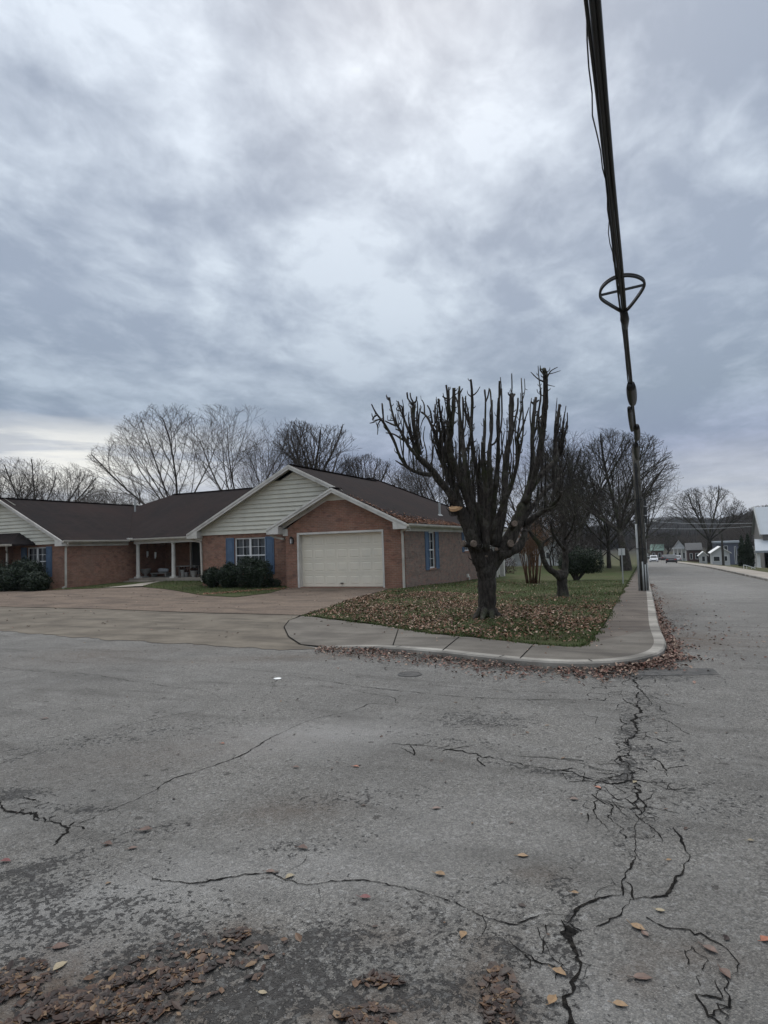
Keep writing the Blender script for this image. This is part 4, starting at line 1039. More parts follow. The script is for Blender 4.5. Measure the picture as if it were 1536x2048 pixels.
for i, a in enumerate([
    (730, 1798, .052, 'leaf3', 'dark red leaf just below the long curving crack', .3), (605, 1698, .062, 'leaf2', 'flat brown leaf with a tan tip above the long crack', .1),
    (1275, 1858, .062, 'leaf1', 'tan leaf lying right of the crack junction', -.4), (1118, 1948, .055, 'leaf1', 'pale brown leaf touching the thick crack from the left', -.3),
    (1150, 1788, .035, 'leaf1', 'small ochre leaf above the crack junction', .2), (1196, 1576, .045, 'leaf5', 'small orange leaf left of the alligator cracks', -.5),
    (1148, 1600, .055, 'leaf2', 'brown curled leaf left of the orange leaf near the cracks', .2), (1270, 1566, .045, 'leaf4', 'yellow leaf on the alligator cracks', 1.2),
    (873, 1618, .055, 'leaf2', 'lone dark brown leaf in the middle of the clean asphalt', .5), (1285, 1958, .065, 'leaf2', 'dark crumpled leaf right of the thick crack', .3),
    (1240, 2012, .05, 'leaf1', 'small tan leaf at the bottom edge right of the thick crack', .1), (1105, 2005, .055, 'leaf1', 'tan leaf standing beside the litter smear left of the thick crack', 1.3),
    (927, 1872, .05, 'leaf1', 'tan curled leaf above the narrow litter smear', 1.5), (712, 1534, .05, 'leaf5', 'rusty leaf on the pale patch of asphalt, right one of the pair', .1),
    (592, 1536, .05, 'leaf2', 'rusty brown leaf on the pale patch of asphalt, left one of the pair', .3), (290, 1663, .08, 'leaf2', 'long narrow dark leaf lying above the pitted patch', .6),
    (215, 1690, .06, 'leaf2', 'rounded grey brown leaf left of centre near the pitted patch', .2), (10, 1725, .06, 'leaf3', 'dark red leaf at the left edge of the road', .4),
    (265, 1698, .05, 'leaf2', 'brown leaf right beside the rounded grey brown one', .8), (120, 1896, .07, 'leaf2', 'reddish brown curled leaf above the leaf heap', .6),
    (120, 1935, .06, 'leaf4', 'pale torn leaf on the top edge of the leaf heap', 1.5), (52, 1980, .075, 'leaf1', 'yellowish long leaf on the left edge of the leaf heap', .5),
    (525, 1988, .035, 'leaf4', 'small round pale leaf below the soggy clump', .2), (1420, 1902, .06, 'leaf2', 'brown leaf on the thin crack at the lower right', -.5),
    (1450, 1950, .055, 'leaf2', 'dark tan leaf at the lower end of the thin right crack', -1.0), (1530, 1882, .05, 'leaf5', 'bright orange leaf cut by the right frame edge', .9),
    (1320, 1823, .04, 'leaf4', 'tiny pale leaf below the looping crack', .1), (1338, 1722, .03, 'leaf1', 'little tan leaf inside the looping crack', .7),
    (1502, 1683, .035, 'leaf4', 'pale grey leaf near the right frame edge', .3), (445, 1488, .04, 'leaf5', 'small faded red leaf far out on the left asphalt', .2),
    (880, 1751, .055, 'leaf1', 'faint tan leaf pressed into the asphalt above the long crack', 0.), (1045, 1713, .055, 'leaf1', 'faint ochre leaf pressed flat in the middle right asphalt', .3),
    (580, 1755, .05, 'leaf4', 'pale curled leaf sitting on the long crack', 1.1), (540, 1745, .05, 'leaf2', 'dull brown leaf at the start of the long crack cluster', .3),
    (90, 1438, .07, 'leaf2', 'dark curled leaf at the upper left of the road', .4), (1290, 1870, .04, 'leaf2', 'dark stem leaf just under the tan leaf at the crack junction', -.9)]):
    big_leaf(i, *a)
# a pale stone chip, a manhole ring and stones
q = G(555, 1358); mb = MB(); mb.lathe((q[0], q[1], q[2]+.002), [(.045, 0), (.05, .006), (.035, .01), (0.001, .012)], 14); o = mb.build('flattened_lid', M['signback'], uv=False); tag(o, 'small flat white disc lying on the asphalt', 'lid')
q = G(820, 1349); mb = MB()
mb.lathe((q[0], q[1], q[2]+.001), [(.155, 0), (.155, .006), (.135, .007), (.13, .003), (.001, .003)], 24); o = mb.build('valve_cover', M['patch'], uv=False); tag(o, 'small round iron valve cover set in the road near the leaf filled kerb', 'cover')
# coarse grit
mb = MB()
for k in range(500):
    px_, py_ = random.uniform(0, 1536), 1560+480*random.random()**.7; q = G(px_, py_)
    if random.random() < .5: q = G(random.gauss(480, 200), random.gauss(1930, 70))
    s_ = random.uniform(.0015, .0042); a = random.uniform(0, 3)
    b = len(mb.v)
    for dx, dy, dz in ((1, 0, 0), (0, 1, 0), (-1, 0, 0), (0, -1, 0), (.1, .1, .9)): mb.v.append((q[0]+s_*(dx*math.cos(a)-dy*math.sin(a)), q[1]+s_*(dx*math.sin(a)+dy*math.cos(a)), q[2]+s_*dz))
    for f_ in ((0, 1, 4), (1, 2, 4), (2, 3, 4), (3, 0, 4)): mb.f.append(tuple(b+i for i in f_)); mb.m.append(0)
o = mb.build('grit', M['stone'], uv=False); tag(o, 'loose grit on the worn foreground asphalt', 'grit', kind='stuff')

# ---------------------------------------------------------------- grass blades
def blades(name, n_, pos, fn, h, mt, label):
    mb = MB(); k = 0
    while k < n_:
        q = pos()
        if q is None: continue
        x_, y_ = q; z_ = float(fn(x_, y_)); a = random.uniform(0, 6.28); hh = random.uniform(*h); wd = .006+.004*random.random(); lean = random.gauss(0, .4)*hh, random.gauss(0, .4)*hh
        dx, dy = math.cos(a)*wd, math.sin(a)*wd
        mb.face([(x_-dx, y_-dy, z_-.01), (x_+dx, y_+dy, z_-.01), (x_+lean[0], y_+lean[1], z_+hh)]); k += 1
    o = mb.build(name, mt, uv=False); tag(o, label, 'grass', kind='stuff')
def gp():
    while True:
        y_ = 9.6+22*random.random()**1.5; x_ = random.uniform(-9, 0)
        if pip(x_, y_, lawn_poly) and random.random() < .35+.65*max(0, math.sin(x_*1.7-1.4)*math.sin(y_*1.3-.6)+.5): return (x_, y_)
blades('grass', 42000, gp, lawn_fn, (.02, .06), M['grassb'], 'short green and straw coloured grass on the corner lawn')
def edgepos(sd):
    def f():
        i = random.randrange(0, 16); t = random.random(); a, b = ie[i], ie[i+1]; 
        if random.random() > np.linalg.norm(b-a)/4: return None
        d = (b-a)/np.linalg.norm(b-a); n_ = np.array((d[1], -d[0])); p = a+(b-a)*t+n_*(abs(random.gauss(0, sd))*(1+math.sin(i*7+t*20))-.03); return (p[0], p[1])
    return f
blades('grass', 9000, edgepos(.035), lambda x, y: lv(x, y)+.005, (.02, .05), M['grassb'], 'ragged grass creeping over the edge of the pavement')
scatter('pavement_leaves', 500, edgepos(.22), (.02, .05), M['leaf_lawn'], lv, 'brown leaves blown from the lawn onto the pavement', 'leaves', .25, .004)
def gp2():
    x_ = random.uniform(-26, -13); y_ = random.uniform(18, 25); return (x_, y_) if pip(x_, y_, bed) or pip(x_, y_, strip) else None
blades('grass', 7000, gp2, lambda x, y: float(bedf(x, y)) if pip(x, y, bed) else float(g(x, y))+.05, (.03, .09), M['grassb'], 'tufty yellowish grass in front of the porch')

# ================================================================== the cut back tree
CX, CYY, CS = 720., 720., 3.4909
d0 = float((TB-CAM)@cw)
tree = empty('pollarded_tree', TB, 'big dark tree with all its limbs cut back to stubs, standing in the corner lawn', 'tree')
limbs = MB(); shoots = MB()
def TP(x_, y_, off=0.): return P(CX+x_/CS, CYY+y_/CS, d0+off)
def limb(pts, off0, off1, mb=limbs, n=9, jit=.03):
    k = len(pts); P_ = []; W_ = []
    raw = np.array([(a[0], a[1]) for a in pts], float); wd = [a[2] if len(a) > 2 else None for a in pts]
    # fill widths
    for i in range(k):
        if wd[i] is None: wd[i] = wd[i-1] if i else pts[1][2]
    wd = np.array(wd, float)
    pos = np.arange(k); tt = np.linspace(0, k-1, (k-1)*4+1)
    sm_ = smooth_line(raw, 4); ws = np.interp(tt, pos, wd)
    for i, (xy, w_) in enumerate(zip(sm_, ws)):
        t = i/(len(sm_)-1); off = off0+(off1-off0)*t
        w_ = w_*(.84 if mb is trunk else (.76 if w_ > 14 else 1.)); d = d0+off; P_.append(TP(xy[0], xy[1], off)+rng.normal(0, 1, 3)*jit*(w_/CS/F_PX*d)*.8); W_.append(max(.006, w_/CS/2/F_PX*d*(1+random.uniform(-.09, .09))))
    mb.tube(P_, W_, n, rough=.16)
    return P_
trunk = MB()
limb([(893, 1850, 235), (893, 1805, 190), (890, 1770, 165), (889, 1720, 150), (888, 1600, 146), (884, 1500, 150), (882, 1430, 160), (880, 1370, 130), (880, 1320, 90)], 0, 0, trunk, 22, .02)
limb([(900, 1640, 60), (868, 1500, 104), (835, 1400, 112), (800, 1300, 114), (765, 1190, 112), (722, 1090, 104), (690, 1030, 92), (668, 1022, 80)], 0, -.5, trunk, 16)
limb([(880, 1620, 60), (895, 1500, 108), (945, 1400, 116), (1020, 1290, 108), (1085, 1160, 104), (1125, 1060, 96), (1150, 1000, 90)], 0, .3, trunk, 16)
# roots
for (x_, o_) in ((790, -.2), (985, -.1), (850, -.35), (930, -.3), (830, .3), (960, .3)):
    limb([((x_+890)/2, 1745, 60), (x_*.8+890*.2, 1790, 45), (x_, 1812, 22)], o_*.4, o_*1.6, trunk, 8)
t_mat = M['bark']
trunk.build('trunk', t_mat, tree, smooth=True)
LI = [
 ([(700, 1060, 85), (640, 950, 74), (560, 850, 68), (480, 745, 62), (400, 675, 50)], -.4, -1.2),
 ([(500, 800, 45), (430, 795, 36), (335, 752, 30), (275, 665, 26), (235, 560, 25), (170, 445, 24), (115, 375, 13), (80, 308, 8)], -1., -1.3),
 ([(335, 752, 20), (290, 728, 14), (248, 702, 8)], -1.1, -1.2), ([(165, 440, 18), (160, 370, 14), (154, 302, 11)], -1.3, -1.3),
 ([(405, 680, 34), (340, 602, 28), (285, 500, 25), (240, 418, 22), (215, 320, 18), (205, 262, 14)], -1.2, -1.5), ([(212, 300, 10), (193, 258, 9)], -1.5, -1.5), ([(250, 460, 16), (205, 440, 12), (175, 425, 10)], -1.4, -1.4),
 ([(300, 560, 15), (240, 520, 11), (180, 508, 7)], -1.3, -1.4),
 ([(405, 670, 34), (365, 560, 26), (315, 430, 22), (285, 355, 15), (266, 290, 11)], -1.2, -.8), ([(290, 360, 10), (255, 345, 8), (268, 320, 7)], -.8, -.8),
 ([(420, 660, 40), (400, 570, 32), (378, 470, 30), (372, 380, 31), (374, 298, 28)], -1.1, -1.4), ([(368, 310, 20), (335, 270, 14), (329, 226, 12)], -1.4, -1.4), ([(374, 300, 14), (355, 262, 10), (350, 230, 9)], -1.4, -1.3), ([(376, 300, 16), (392, 285, 12), (396, 254, 9)], -1.4, -1.4),
 ([(435, 620, 16), (415, 520, 14), (404, 400, 11), (401, 290, 7)], -1.1, -.9),
 ([(720, 1080, 66), (685, 950, 56), (640, 830, 48), (585, 720, 40), (545, 600, 30), (508, 480, 26), (470, 400, 20), (428, 363, 12)], -.4, -.2), ([(505, 440, 14), (492, 360, 12), (470, 316, 9)], -.2, -.2),
 ([(600, 760, 34), (565, 640, 26), (560, 500, 23), (528, 400, 18), (525, 310, 10)], -.2, .3), ([(610, 720, 32), (588, 520, 26), (562, 390, 22), (548, 272, 19)], -.3, -.9), ([(566, 380, 12), (576, 340, 9), (572, 318, 7)], -.8, -.8),
 ([(800, 1200, 66), (745, 970, 58), (692, 830, 52), (645, 700, 52), (622, 600, 54), (636, 480, 52), (622, 340, 28), (602, 174, 17)], -.3, -1.3), ([(640, 480, 40), (652, 340, 38), (656, 194, 30)], -1.1, -1.2), ([(606, 270, 14), (588, 262, 11), (576, 252, 9)], -1.3, -1.3), ([(628, 380, 18), (622, 280, 14), (620, 190, 10)], -1.2, -1.0),
 ([(820, 1240, 62), (790, 1020, 60), (748, 860, 50), (735, 720, 46), (718, 600, 44), (702, 480, 38), (692, 320, 30), (694, 186, 20)], -.2, .9), ([(694, 240, 12), (708, 215, 10), (717, 198, 8)], .8, .8), ([(688, 320, 14), (672, 270, 12), (664, 254, 8)], .8, .8), ([(730, 640, 28), (770, 580, 22), (775, 500, 16), (740, 380, 12), (738, 250, 8)], .6, .4), ([(712, 520, 20), (720, 400, 18), (716, 260, 13)], .6, 1.2),
 ([(850, 1280, 56), (848, 1000, 54), (830, 830, 42), (792, 660, 36), (778, 480, 31), (784, 300, 29), (774, 134, 20)], -.1, -.6), ([(784, 250, 12), (815, 225, 9), (838, 186, 6)], -.6, -.6),
 ([(880, 1330, 70), (884, 1100, 62), (880, 900, 56), (862, 720, 48), (858, 575, 36)], -.3, -.9), ([(868, 640, 22), (874, 460, 20), (876, 290, 16), (870, 206, 12)], -.9, -.9), ([(874, 300, 12), (894, 250, 10), (902, 196, 8)], -.9, -.9),
 ([(895, 1250, 54), (905, 1030, 50), (912, 820, 44), (902, 640, 32), (922, 470, 24), (920, 340, 20), (908, 206, 9)], .1, 1.1), ([(905, 600, 20), (940, 580, 20), (960, 540, 22)], .8, .8),
 ([(930, 1290, 60), (932, 1040, 58), (950, 860, 48), (962, 710, 40), (966, 530, 32), (970, 350, 22), (974, 146, 16)], .0, -.7), ([(968, 300, 12), (985, 200, 8), (980, 120, 5)], -.7, -.6), ([(965, 560, 18), (990, 420, 14), (988, 200, 9)], -.6, -.2),
 ([(950, 1300, 74), (1000, 1070, 70), (1012, 900, 62), (1012, 780, 56), (1028, 640, 52), (1052, 520, 50), (1056, 400, 47), (1060, 240, 44)], .1, .6), ([(1058, 260, 34), (1082, 236, 16)], .6, .6), ([(1060, 245, 10), (1061, 170, 9), (1059, 94, 7)], .6, .6), ([(1064, 520, 22), (1085, 410, 20), (1100, 340, 18), (1103, 266, 15)], .6, .9),
 ([(1080, 1150, 88), (1145, 1010, 82), (1188, 860, 68), (1206, 720, 50), (1202, 560, 38), (1212, 400, 34), (1228, 262, 26)], .3, 1.2), ([(1222, 320, 20), (1205, 300, 14), (1192, 290, 10)], 1.2, 1.2), ([(1226, 300, 18), (1248, 280, 12)], 1.2, 1.2),
 ([(1150, 1000, 66), (1225, 790, 58), (1262, 600, 58), (1282, 430, 54), (1296, 250, 52), (1294, 110, 42), (1284, 62, 34)], .2, -.4), ([(1262, 560, 36), (1245, 400, 20), (1262, 250, 12), (1250, 130, 8), (1243, 40, 5)], 0, 0), ([(1280, 150, 14), (1240, 130, 9), (1192, 84, 5)], -.4, -.5), ([(1300, 140, 10), (1330, 80, 8), (1380, 50, 4)], -.4, -.5), ([(1290, 100, 8), (1335, 95, 6), (1400, 74, 4)], -.4, -.5), ([(1280, 100, 12), (1262, 70, 9), (1258, 38, 5)], -.4, -.4), ([(1300, 170, 8), (1335, 180, 5), (1360, 184, 3)], -.4, -.4),
 ([(1170, 930, 66), (1240, 830, 60), (1310, 760, 54), (1368, 690, 50), (1362, 560, 36), (1378, 440, 32), (1394, 312, 24)], .3, .8), ([(1368, 690, 34), (1392, 670, 30), (1408, 660, 26)], .8, .8), ([(1390, 330, 18), (1404, 318, 12)], .8, .8), ([(1388, 660, 14), (1404, 620, 12), (1408, 600, 9)], .8, .8), ([(1364, 560, 16), (1366, 400, 9), (1376, 264, 4)], .8, .9),
 ([(1130, 1120, 58), (1215, 1010, 46), (1300, 905, 40), (1390, 830, 32), (1412, 788, 22)], .3, 1.4), ([(1140, 1150, 60), (1270, 1062, 48), (1370, 990, 36), (1400, 945, 28), (1408, 922, 22)], .3, -.7), ([(1280, 1050, 26), (1340, 1035, 20), (1390, 1000, 14)], -.2, -.5),
 ([(960, 1370, 90), (1030, 1345, 96), (1100, 1310, 84), (1140, 1250, 62), (1150, 1190, 50)], .0, .4), ([(1140, 1190, 34), (1210, 1120, 26), (1280, 1070, 24), (1350, 1040, 18)], .4, .9),
 ([(800, 1320, 70), (770, 1295, 52), (725, 1290, 42)], -.3, -.55), ([(660, 1090, 50), (640, 1060, 34), (628, 1050, 26)], -.5, -.5), ([(805, 1410, 60), (790, 1375, 40), (795, 1345, 26)], -.2, -.3),
 ([(830, 1330, 46), (800, 1290, 40)], -.3, -.75), ([(1060, 1180, 44), (1078, 1142, 40)], -.1, -.55), ([(1050, 1310, 44), (1052, 1282, 40)], -.1, -.6), ([(965, 1340, 30), (953, 1320, 22)], -.2, -.5),
 ([(700, 1030, 60), (650, 880, 36), (600, 800, 26), (560, 700, 18), (535, 640, 12)], -.6, -.2), ([(880, 1200, 50), (800, 1000, 44), (720, 900, 38), (660, 760, 30), (600, 640, 22)], .3, 1.3), ([(940, 1150, 46), (1050, 900, 36), (1100, 700, 28), (1130, 560, 20), (1140, 430, 12), (1126, 126, 7)], .3, 1.2), ([(1128, 300, 8), (1150, 220, 6), (1148, 130, 5)], 1.2, 1.2), ([(1150, 200, 5), (1170, 210, 3)], 1.2, 1.2),
 ([(900, 1250, 50), (1000, 1000, 40), (1080, 800, 34), (1110, 620, 26), (1090, 540, 26)], -.3, -1.4), ([(1100, 560, 22), (1130, 480, 14), (1180, 330, 6)], -1.3, -1.4), ([(860, 1200, 48), (760, 900, 40), (640, 780, 30), (560, 740, 22)], .4, 1.5)]
random.seed(11)
anchors = []
for L_, a, b in LI:
    P_ = limb(L_, a, b, limbs, 9 if L_[0][2] > 20 else 6)
    if L_[0][2] > 26: anchors.append((L_, a, b))
# extra straight water shoots rising from the scaffold
for k in range(430):
    L_, a, b = random.choice(anchors); i = random.randrange(1, len(L_)); t = random.random()
    x_ = L_[i-1][0]*(1-t)+L_[i][0]*t; y_ = L_[i-1][1]*(1-t)+L_[i][1]*t; off = a+(b-a)*(i-1+t)/(len(L_)-1)
    if y_ > 1080 or y_ < 380: continue
    top_env = 200+abs(x_-850)*.12+random.random()*330
    top = max(top_env, y_-random.uniform(120, 480)); w_ = random.uniform(7, 16)
    dx = random.gauss(0, 18)+(x_-850)*.04; o2 = off+random.gauss(0, .25)
    m1 = (x_+dx*.6+random.gauss(0, 5), y_+(top-y_)*.35, w_*.85); m2 = (x_+dx+random.gauss(0, 7), y_+(top-y_)*.7, w_*.7)
    limb([(x_, y_, w_), m1, m2, (x_+dx*1.2, top, w_*.45)], off, o2, limbs, 5)
    if random.random() < .6:
        for _ in range(random.randrange(1, 4)):
            s_ = random.choice((-1, 1)); yy_ = y_+(top-y_)*random.uniform(.4, .95); xx_ = x_+dx*.9
            limb([(xx_, yy_, 5), (xx_+s_*random.uniform(5, 12), yy_-random.uniform(5, 12), 4), (xx_+s_*random.uniform(8, 20), yy_-random.uniform(20, 60), 2.5)], o2, o2+random.gauss(0, .15), limbs, 4)
# knobs and spur twigs on the limbs
for k in range(260):
    L_, a, b = random.choice(anchors); i = random.randrange(1, len(L_)); t = random.random()
    x_ = L_[i-1][0]*(1-t)+L_[i][0]*t; y_ = L_[i-1][1]*(1-t)+L_[i][1]*t; off = a+(b-a)*(i-1+t)/(len(L_)-1)
    w_ = L_[i-1][2]*(1-t)+L_[i][2]*t; s_ = random.choice((-1, 1)); l_ = random.uniform(8, 30)
    limb([(x_+s_*w_*.3, y_, min(10, w_*.4)), (x_+s_*(w_*.5+l_*.5), y_-l_*.6, 6), (x_+s_*(w_*.5+l_*.7), y_-l_*1.4, 3.5)], off, off+random.gauss(0, .1), limbs, 4)
limbs.build('limbs', t_mat, tree, smooth=True)
# sawn ends
def cut(x_, y_, wx, ratio, mt, off, nrm):
    c = TP(x_, y_, off); n_ = np.array(nrm, float); n_ /= np.linalg.norm(n_); r_ = wx/CS/2/F_PX*(d0+off)
    mb = MB(); a = np.cross(n_, (0, 0, 1)); a /= np.linalg.norm(a) or 1; b = np.cross(n_, a); k = 18
    pr = [0.]+[random.uniform(.92, 1.06) for _ in range(k)]
    ring = [c+n_*.012+(a*math.cos(6.283*i/k)+b*math.sin(6.283*i/k)*ratio)*r_*pr[1+i] for i in range(k)]
    base = [c-n_*.05+(a*math.cos(6.283*i/k)+b*math.sin(6.283*i/k)*ratio)*r_*pr[1+i]*1.02 for i in range(k)]
    mb.face(ring)
    for i in range(k): j = (i+1) % k; mb.face([ring[i], base[i], base[j], ring[j]])
    return mb.build('sawn_end', mt, tree, uv=False)
toC = -cw
o = cut(666, 1022, 92, 1.0, M['cutwood'], -.56, toC*.42+np.array((0, 0, .9))-cr*.25); o['label'] = 'large fresh orange sawn face'
cut(797, 1282, 42, 1.15, M['cutgrey'], -.84, toC+cr*.5); cut(716, 1282, 34, 1.3, M['cutgrey'], -.60, toC*.7-cr*.8)
cut(1080, 1140, 42, 1.0, M['cutgrey'], -.62, toC+cu*.2); cut(1054, 1281, 42, 1.15, M['cutgrey'], -.68, toC+cr*.2); cut(953, 1320, 22, 1.0, M['cutgrey'], -.56, toC); cut(884, 1370, 16, 1., M['cutgrey'], -.36, toC)

# ================================================================== generic bare trees
def gen_tree(seed, H, r0, th, nl, counts, spread, upw, curve=.085, lr=(.62, .46, .42, .42), thin=.006, bend=.0, env=(.42, .36, .62)):
    rs = random.Random(seed); T_, C_ = MB(), MB(); er, eh, ec = env[0]*H, env[1]*H, env[2]*H
    def outside(q):
        k = math.sin(math.atan2(q[1], q[0])*3+seed)*.07+math.sin(q[2]*1.9+seed)*.05; return (q[0]*q[0]+q[1]*q[1])/er**2+max(0, q[2]-ec)**2/eh**2 > 1+k
    def grow(p, d, L, r_, lev, mb):
        ns = (7, 6, 5, 4, 3, 2)[lev]; pts = [p]; rad = [r_]; dirs = [d]; q = p
        for i in range(ns):
            d = d+np.array([rs.gauss(0, 1), rs.gauss(0, 1), rs.gauss(0, .6)])*curve*(.5+.22*lev); d = d+np.array([0, 0, upw*(.5 if lev else 0)]); d = d/math.sqrt(d@d)
            q = q+d*L/ns; pts.append(q); dirs.append(d)
            if lev >= 1 and outside(q): pts[-1] = pts[-2]*.65+q*.35; break
        frac = (len(pts)-1)/ns; cutf = len(pts)-1 < ns; ns = len(pts)-1
        for i in range(ns): t = (i+1)/ns; rad.append(max(thin*.6, r_*(1-t*(.92 if cutf else (.55 if lev < 2 else .8)))))
        mb.tube(pts, rad, (9, 7, 5, 4, 3, 3)[lev], cap=False)
        if lev >= len(counts): return
        n_ = max(2, round(counts[lev]*frac)) if lev else counts[lev]
        for k in range(n_):
            if lev == 0: t = th+(1-th)*(k+.5)/n_ if th < 1 else 1.
            else: t = .22+.78*(k+rs.random())/n_
            f_ = t*ns; i = min(int(f_), ns-1); u_ = f_-i; pp = pts[i]*(1-u_)+pts[i+1]*u_; dd_ = dirs[min(i+1, ns)]; rr = rad[i]*(1-u_)+rad[i+1]*u_
            az_ = k*2.4+rs.uniform(-.5, .5); a = np.cross(dd_, (0.3, .2, 1)); a /= math.sqrt(a@a) or 1; b = np.cross(dd_, a)
            ang = rs.uniform(*spread[min(lev, len(spread)-1)])
            nd = dd_*math.cos(ang)+(a*math.cos(az_)+b*math.sin(az_))*math.sin(ang)
            LL = L*lr[min(lev, 3)]*rs.uniform(.75, 1.15)*(1.15-.45*t if lev else 1); 
            grow(pp, nd, LL, max(thin, rr*((.62, .55, .5, .5, .5)[lev])), lev+1, C_ if lev >= 1 else T_)
    grow(np.array([0., 0, -.15]), np.array([bend, 0, 1.])/math.hypot(bend, 1), H*(.34 if th >= .5 else .75), r0, 0, T_)
    zmax = max(q[2] for q in C_.v); return T_, C_, zmax
VAR = []
def mk(*a, **k):
    T_, C_, zm_ = gen_tree(*a, **k); me1 = T_.build('trunk', M['bark2'], uv=False, smooth=True); me2 = C_.build('crown', M['bark2'], uv=False, smooth=True)
    r_ = (me1.data, me2.data, zm_); bpy.data.objects.remove(me1); bpy.data.objects.remove(me2); VAR.append(r_)
A1 = ((.35, .62), (.4, .75), (.4, .8), (.4, .9)); A2 = ((.5, .85), (.45, .8), (.45, .9), (.4, .9)); A3 = ((.18, .4), (.25, .5), (.3, .6), (.3, .7))
mk(3, 10, .20, .85, 7, (8, 11, 9, 6), A1, .12, lr=(2.1, .55, .5, .5), thin=.0075, env=(.48, .40, .60))              # 0 round crown
mk(8, 10, .17, .9, 7, (6, 12, 9, 6), ((.25, .60), (.35, .65), (.35, .7), (.4, .8)), .06, lr=(2.4, .5, .46, .5), thin=.0065, env=(.42, .40, .60))                # 1 vase
mk(15, 10, .17, .5, 8, (9, 8, 7, 6), A2, .08, lr=(1.9, .55, .5, .5), thin=.0075, env=(.55, .42, .58))                # 2 broad
mk(21, 10, .17, .3, 10, (12, 8, 7, 5), A3, .10, lr=(.7, .55, .5, .5), thin=.010, env=(.30, .45, .55))             # 3 upright
mk(33, 10, .46, .95, 7, (8, 12, 9, 6), ((.30, .85), (.35, .7), (.35, .75), (.4, .8)), .08, lr=(2.5, .48, .46, .45), curve=.10, thin=.016, env=(.52, .52, .50))  # 4 big street tree
mk(41, 10, .09, .1, 9, (15, 9, 7, 5), A2, .12, lr=(.8, .5, .5, .5), thin=.011, env=(.5, .45, .55))      # 5 scrub
def place(px_, dist, top, var, label, rot=0., wide=1., name='bare_tree', cat='tree', group='bare winter trees', base=None, mtl=None, hz=None):
    r_ = ray(px_, 1090); x_, y_ = (CAM+r_*dist)[:2] if base is None else base[:2]
    z_ = float(g(x_, y_))-.05 if base is None else base[2]-.03
    r2 = ray(px_, top); dd_ = math.hypot(x_, y_); zt = CAM[2]+r2[2]/math.hypot(r2[0], r2[1])*dd_; s_ = (zt-z_)/VAR[var][2]
    t = empty(name, (x_, y_, z_), label, cat, group); t.rotation_euler = (0, 0, rot); t.scale = (s_*wide, s_*wide, s_)
    for nm, me_ in zip(('trunk', 'crown'), VAR[var]):
        o = bpy.data.objects.new(nm, me_); COL.objects.link(o); o.parent = t
        if mtl:
            o.material_slots[0].link = 'OBJECT'; o.material_slots[0].material = mtl
    return t
gb = 'bare trees behind the brick house'
for a in [
 (-15, 62, 925, 2, 'bare tree cut by the left frame edge, behind the left wing', .4, 1.15), (62, 66, 918, 0, 'round bare tree over the roof of the left wing', 1.2, 1.35), (118, 72, 950, 2, 'lower bare tree at the right end of the group over the left wing roof', 2.2, 1.0),
 (225, 60, 983, 5, 'faint low brush just showing over the valley of the roof', 0, 1.2), (300, 66, 940, 2, 'low spreading bare tree at the left foot of the tallest pair', .9, 1.1),
 (385, 50, 812, 1, 'tall airy bare tree leaning left above the porch roof', 2.6, 1.35), (462, 52, 812, 1, 'tall airy bare tree with rounded crown right of the leaning one', .3, 1.3),
 (560, 56, 868, 1, 'dark bare tree left behind the main gable peak', 1.9, .95), (622, 58, 842, 3, 'upright bare tree straight over the main gable peak', .5, 1.5), (690, 64, 905, 1, 'small bare tree right of the main gable peak', 2.9, .9),
 (738, 60, 908, 3, 'thin upright bare tree over the garage ridge', 1.4, 1.3), (785, 68, 930, 2, 'low bare tree over the back of the garage roof', .2, 1.1),
 (845, 60, 915, 2, 'bare tree behind the left arm of the pollarded tree', 2.0, 1.2), (905, 56, 900, 0, 'bare tree right behind the trunk fork of the pollarded tree', 3.3, 1.2), (985, 60, 930, 1, 'bare tree seen through the middle of the pollarded tree', .7, 1.1), (1060, 54, 893, 2, 'bare tree seen through the right limbs of the pollarded tree', 1.1, 1.1)]:
    place(*a[:5], rot=a[5], wide=a[6], group=gb)
gc = 'bare trees at the back of the side lawn'
for a in [
 (1128, 52, 890, 3, 'slender bare tree right of the pollarded tree tips', .6, 1.3), (1172, 48, 860, 0, 'tallest bare tree behind the side lawn', 2.1, 1.15), (1216, 54, 880, 2, 'bare tree between the tallest one and the utility pole', 1.5, 1.1), (1250, 46, 862, 4, 'big bare tree with a dark trunk left of the utility pole', 4.4, .95),
 (1288, 64, 935, 2, 'bare tree whose twigs reach right past the utility pole', .2, .8), (1150, 60, 960, 5, 'brushy thicket tree left in the back of the lawn', 2.8, 1.3), (1200, 58, 985, 5, 'brushy thicket tree in the middle of the back lawn', .9, 1.6), (1240, 62, 970, 5, 'brushy thicket tree close to the thin steel pole', 2.0, 1.4), (1105, 58, 1000, 5, 'brush in front of the white gabled house', 3.0, 1.2)]:
    place(*a[:5], rot=a[5], wide=a[6], group=gc, mtl=M['bark'])
b_ = G(1419, 1126); place(1419, 0, 970, 4, 'large spreading bare tree on the far side of the street', rot=.8, wide=1.12, base=b_, group='bare trees down the street', mtl=M['bark'])
b_ = G(1333, 1118.5); place(1333, 0, 1065, 4, 'small dark bare tree between green roofed house and white house', rot=2., wide=1.3, base=b_, group='bare trees down the street', mtl=M['bark'])
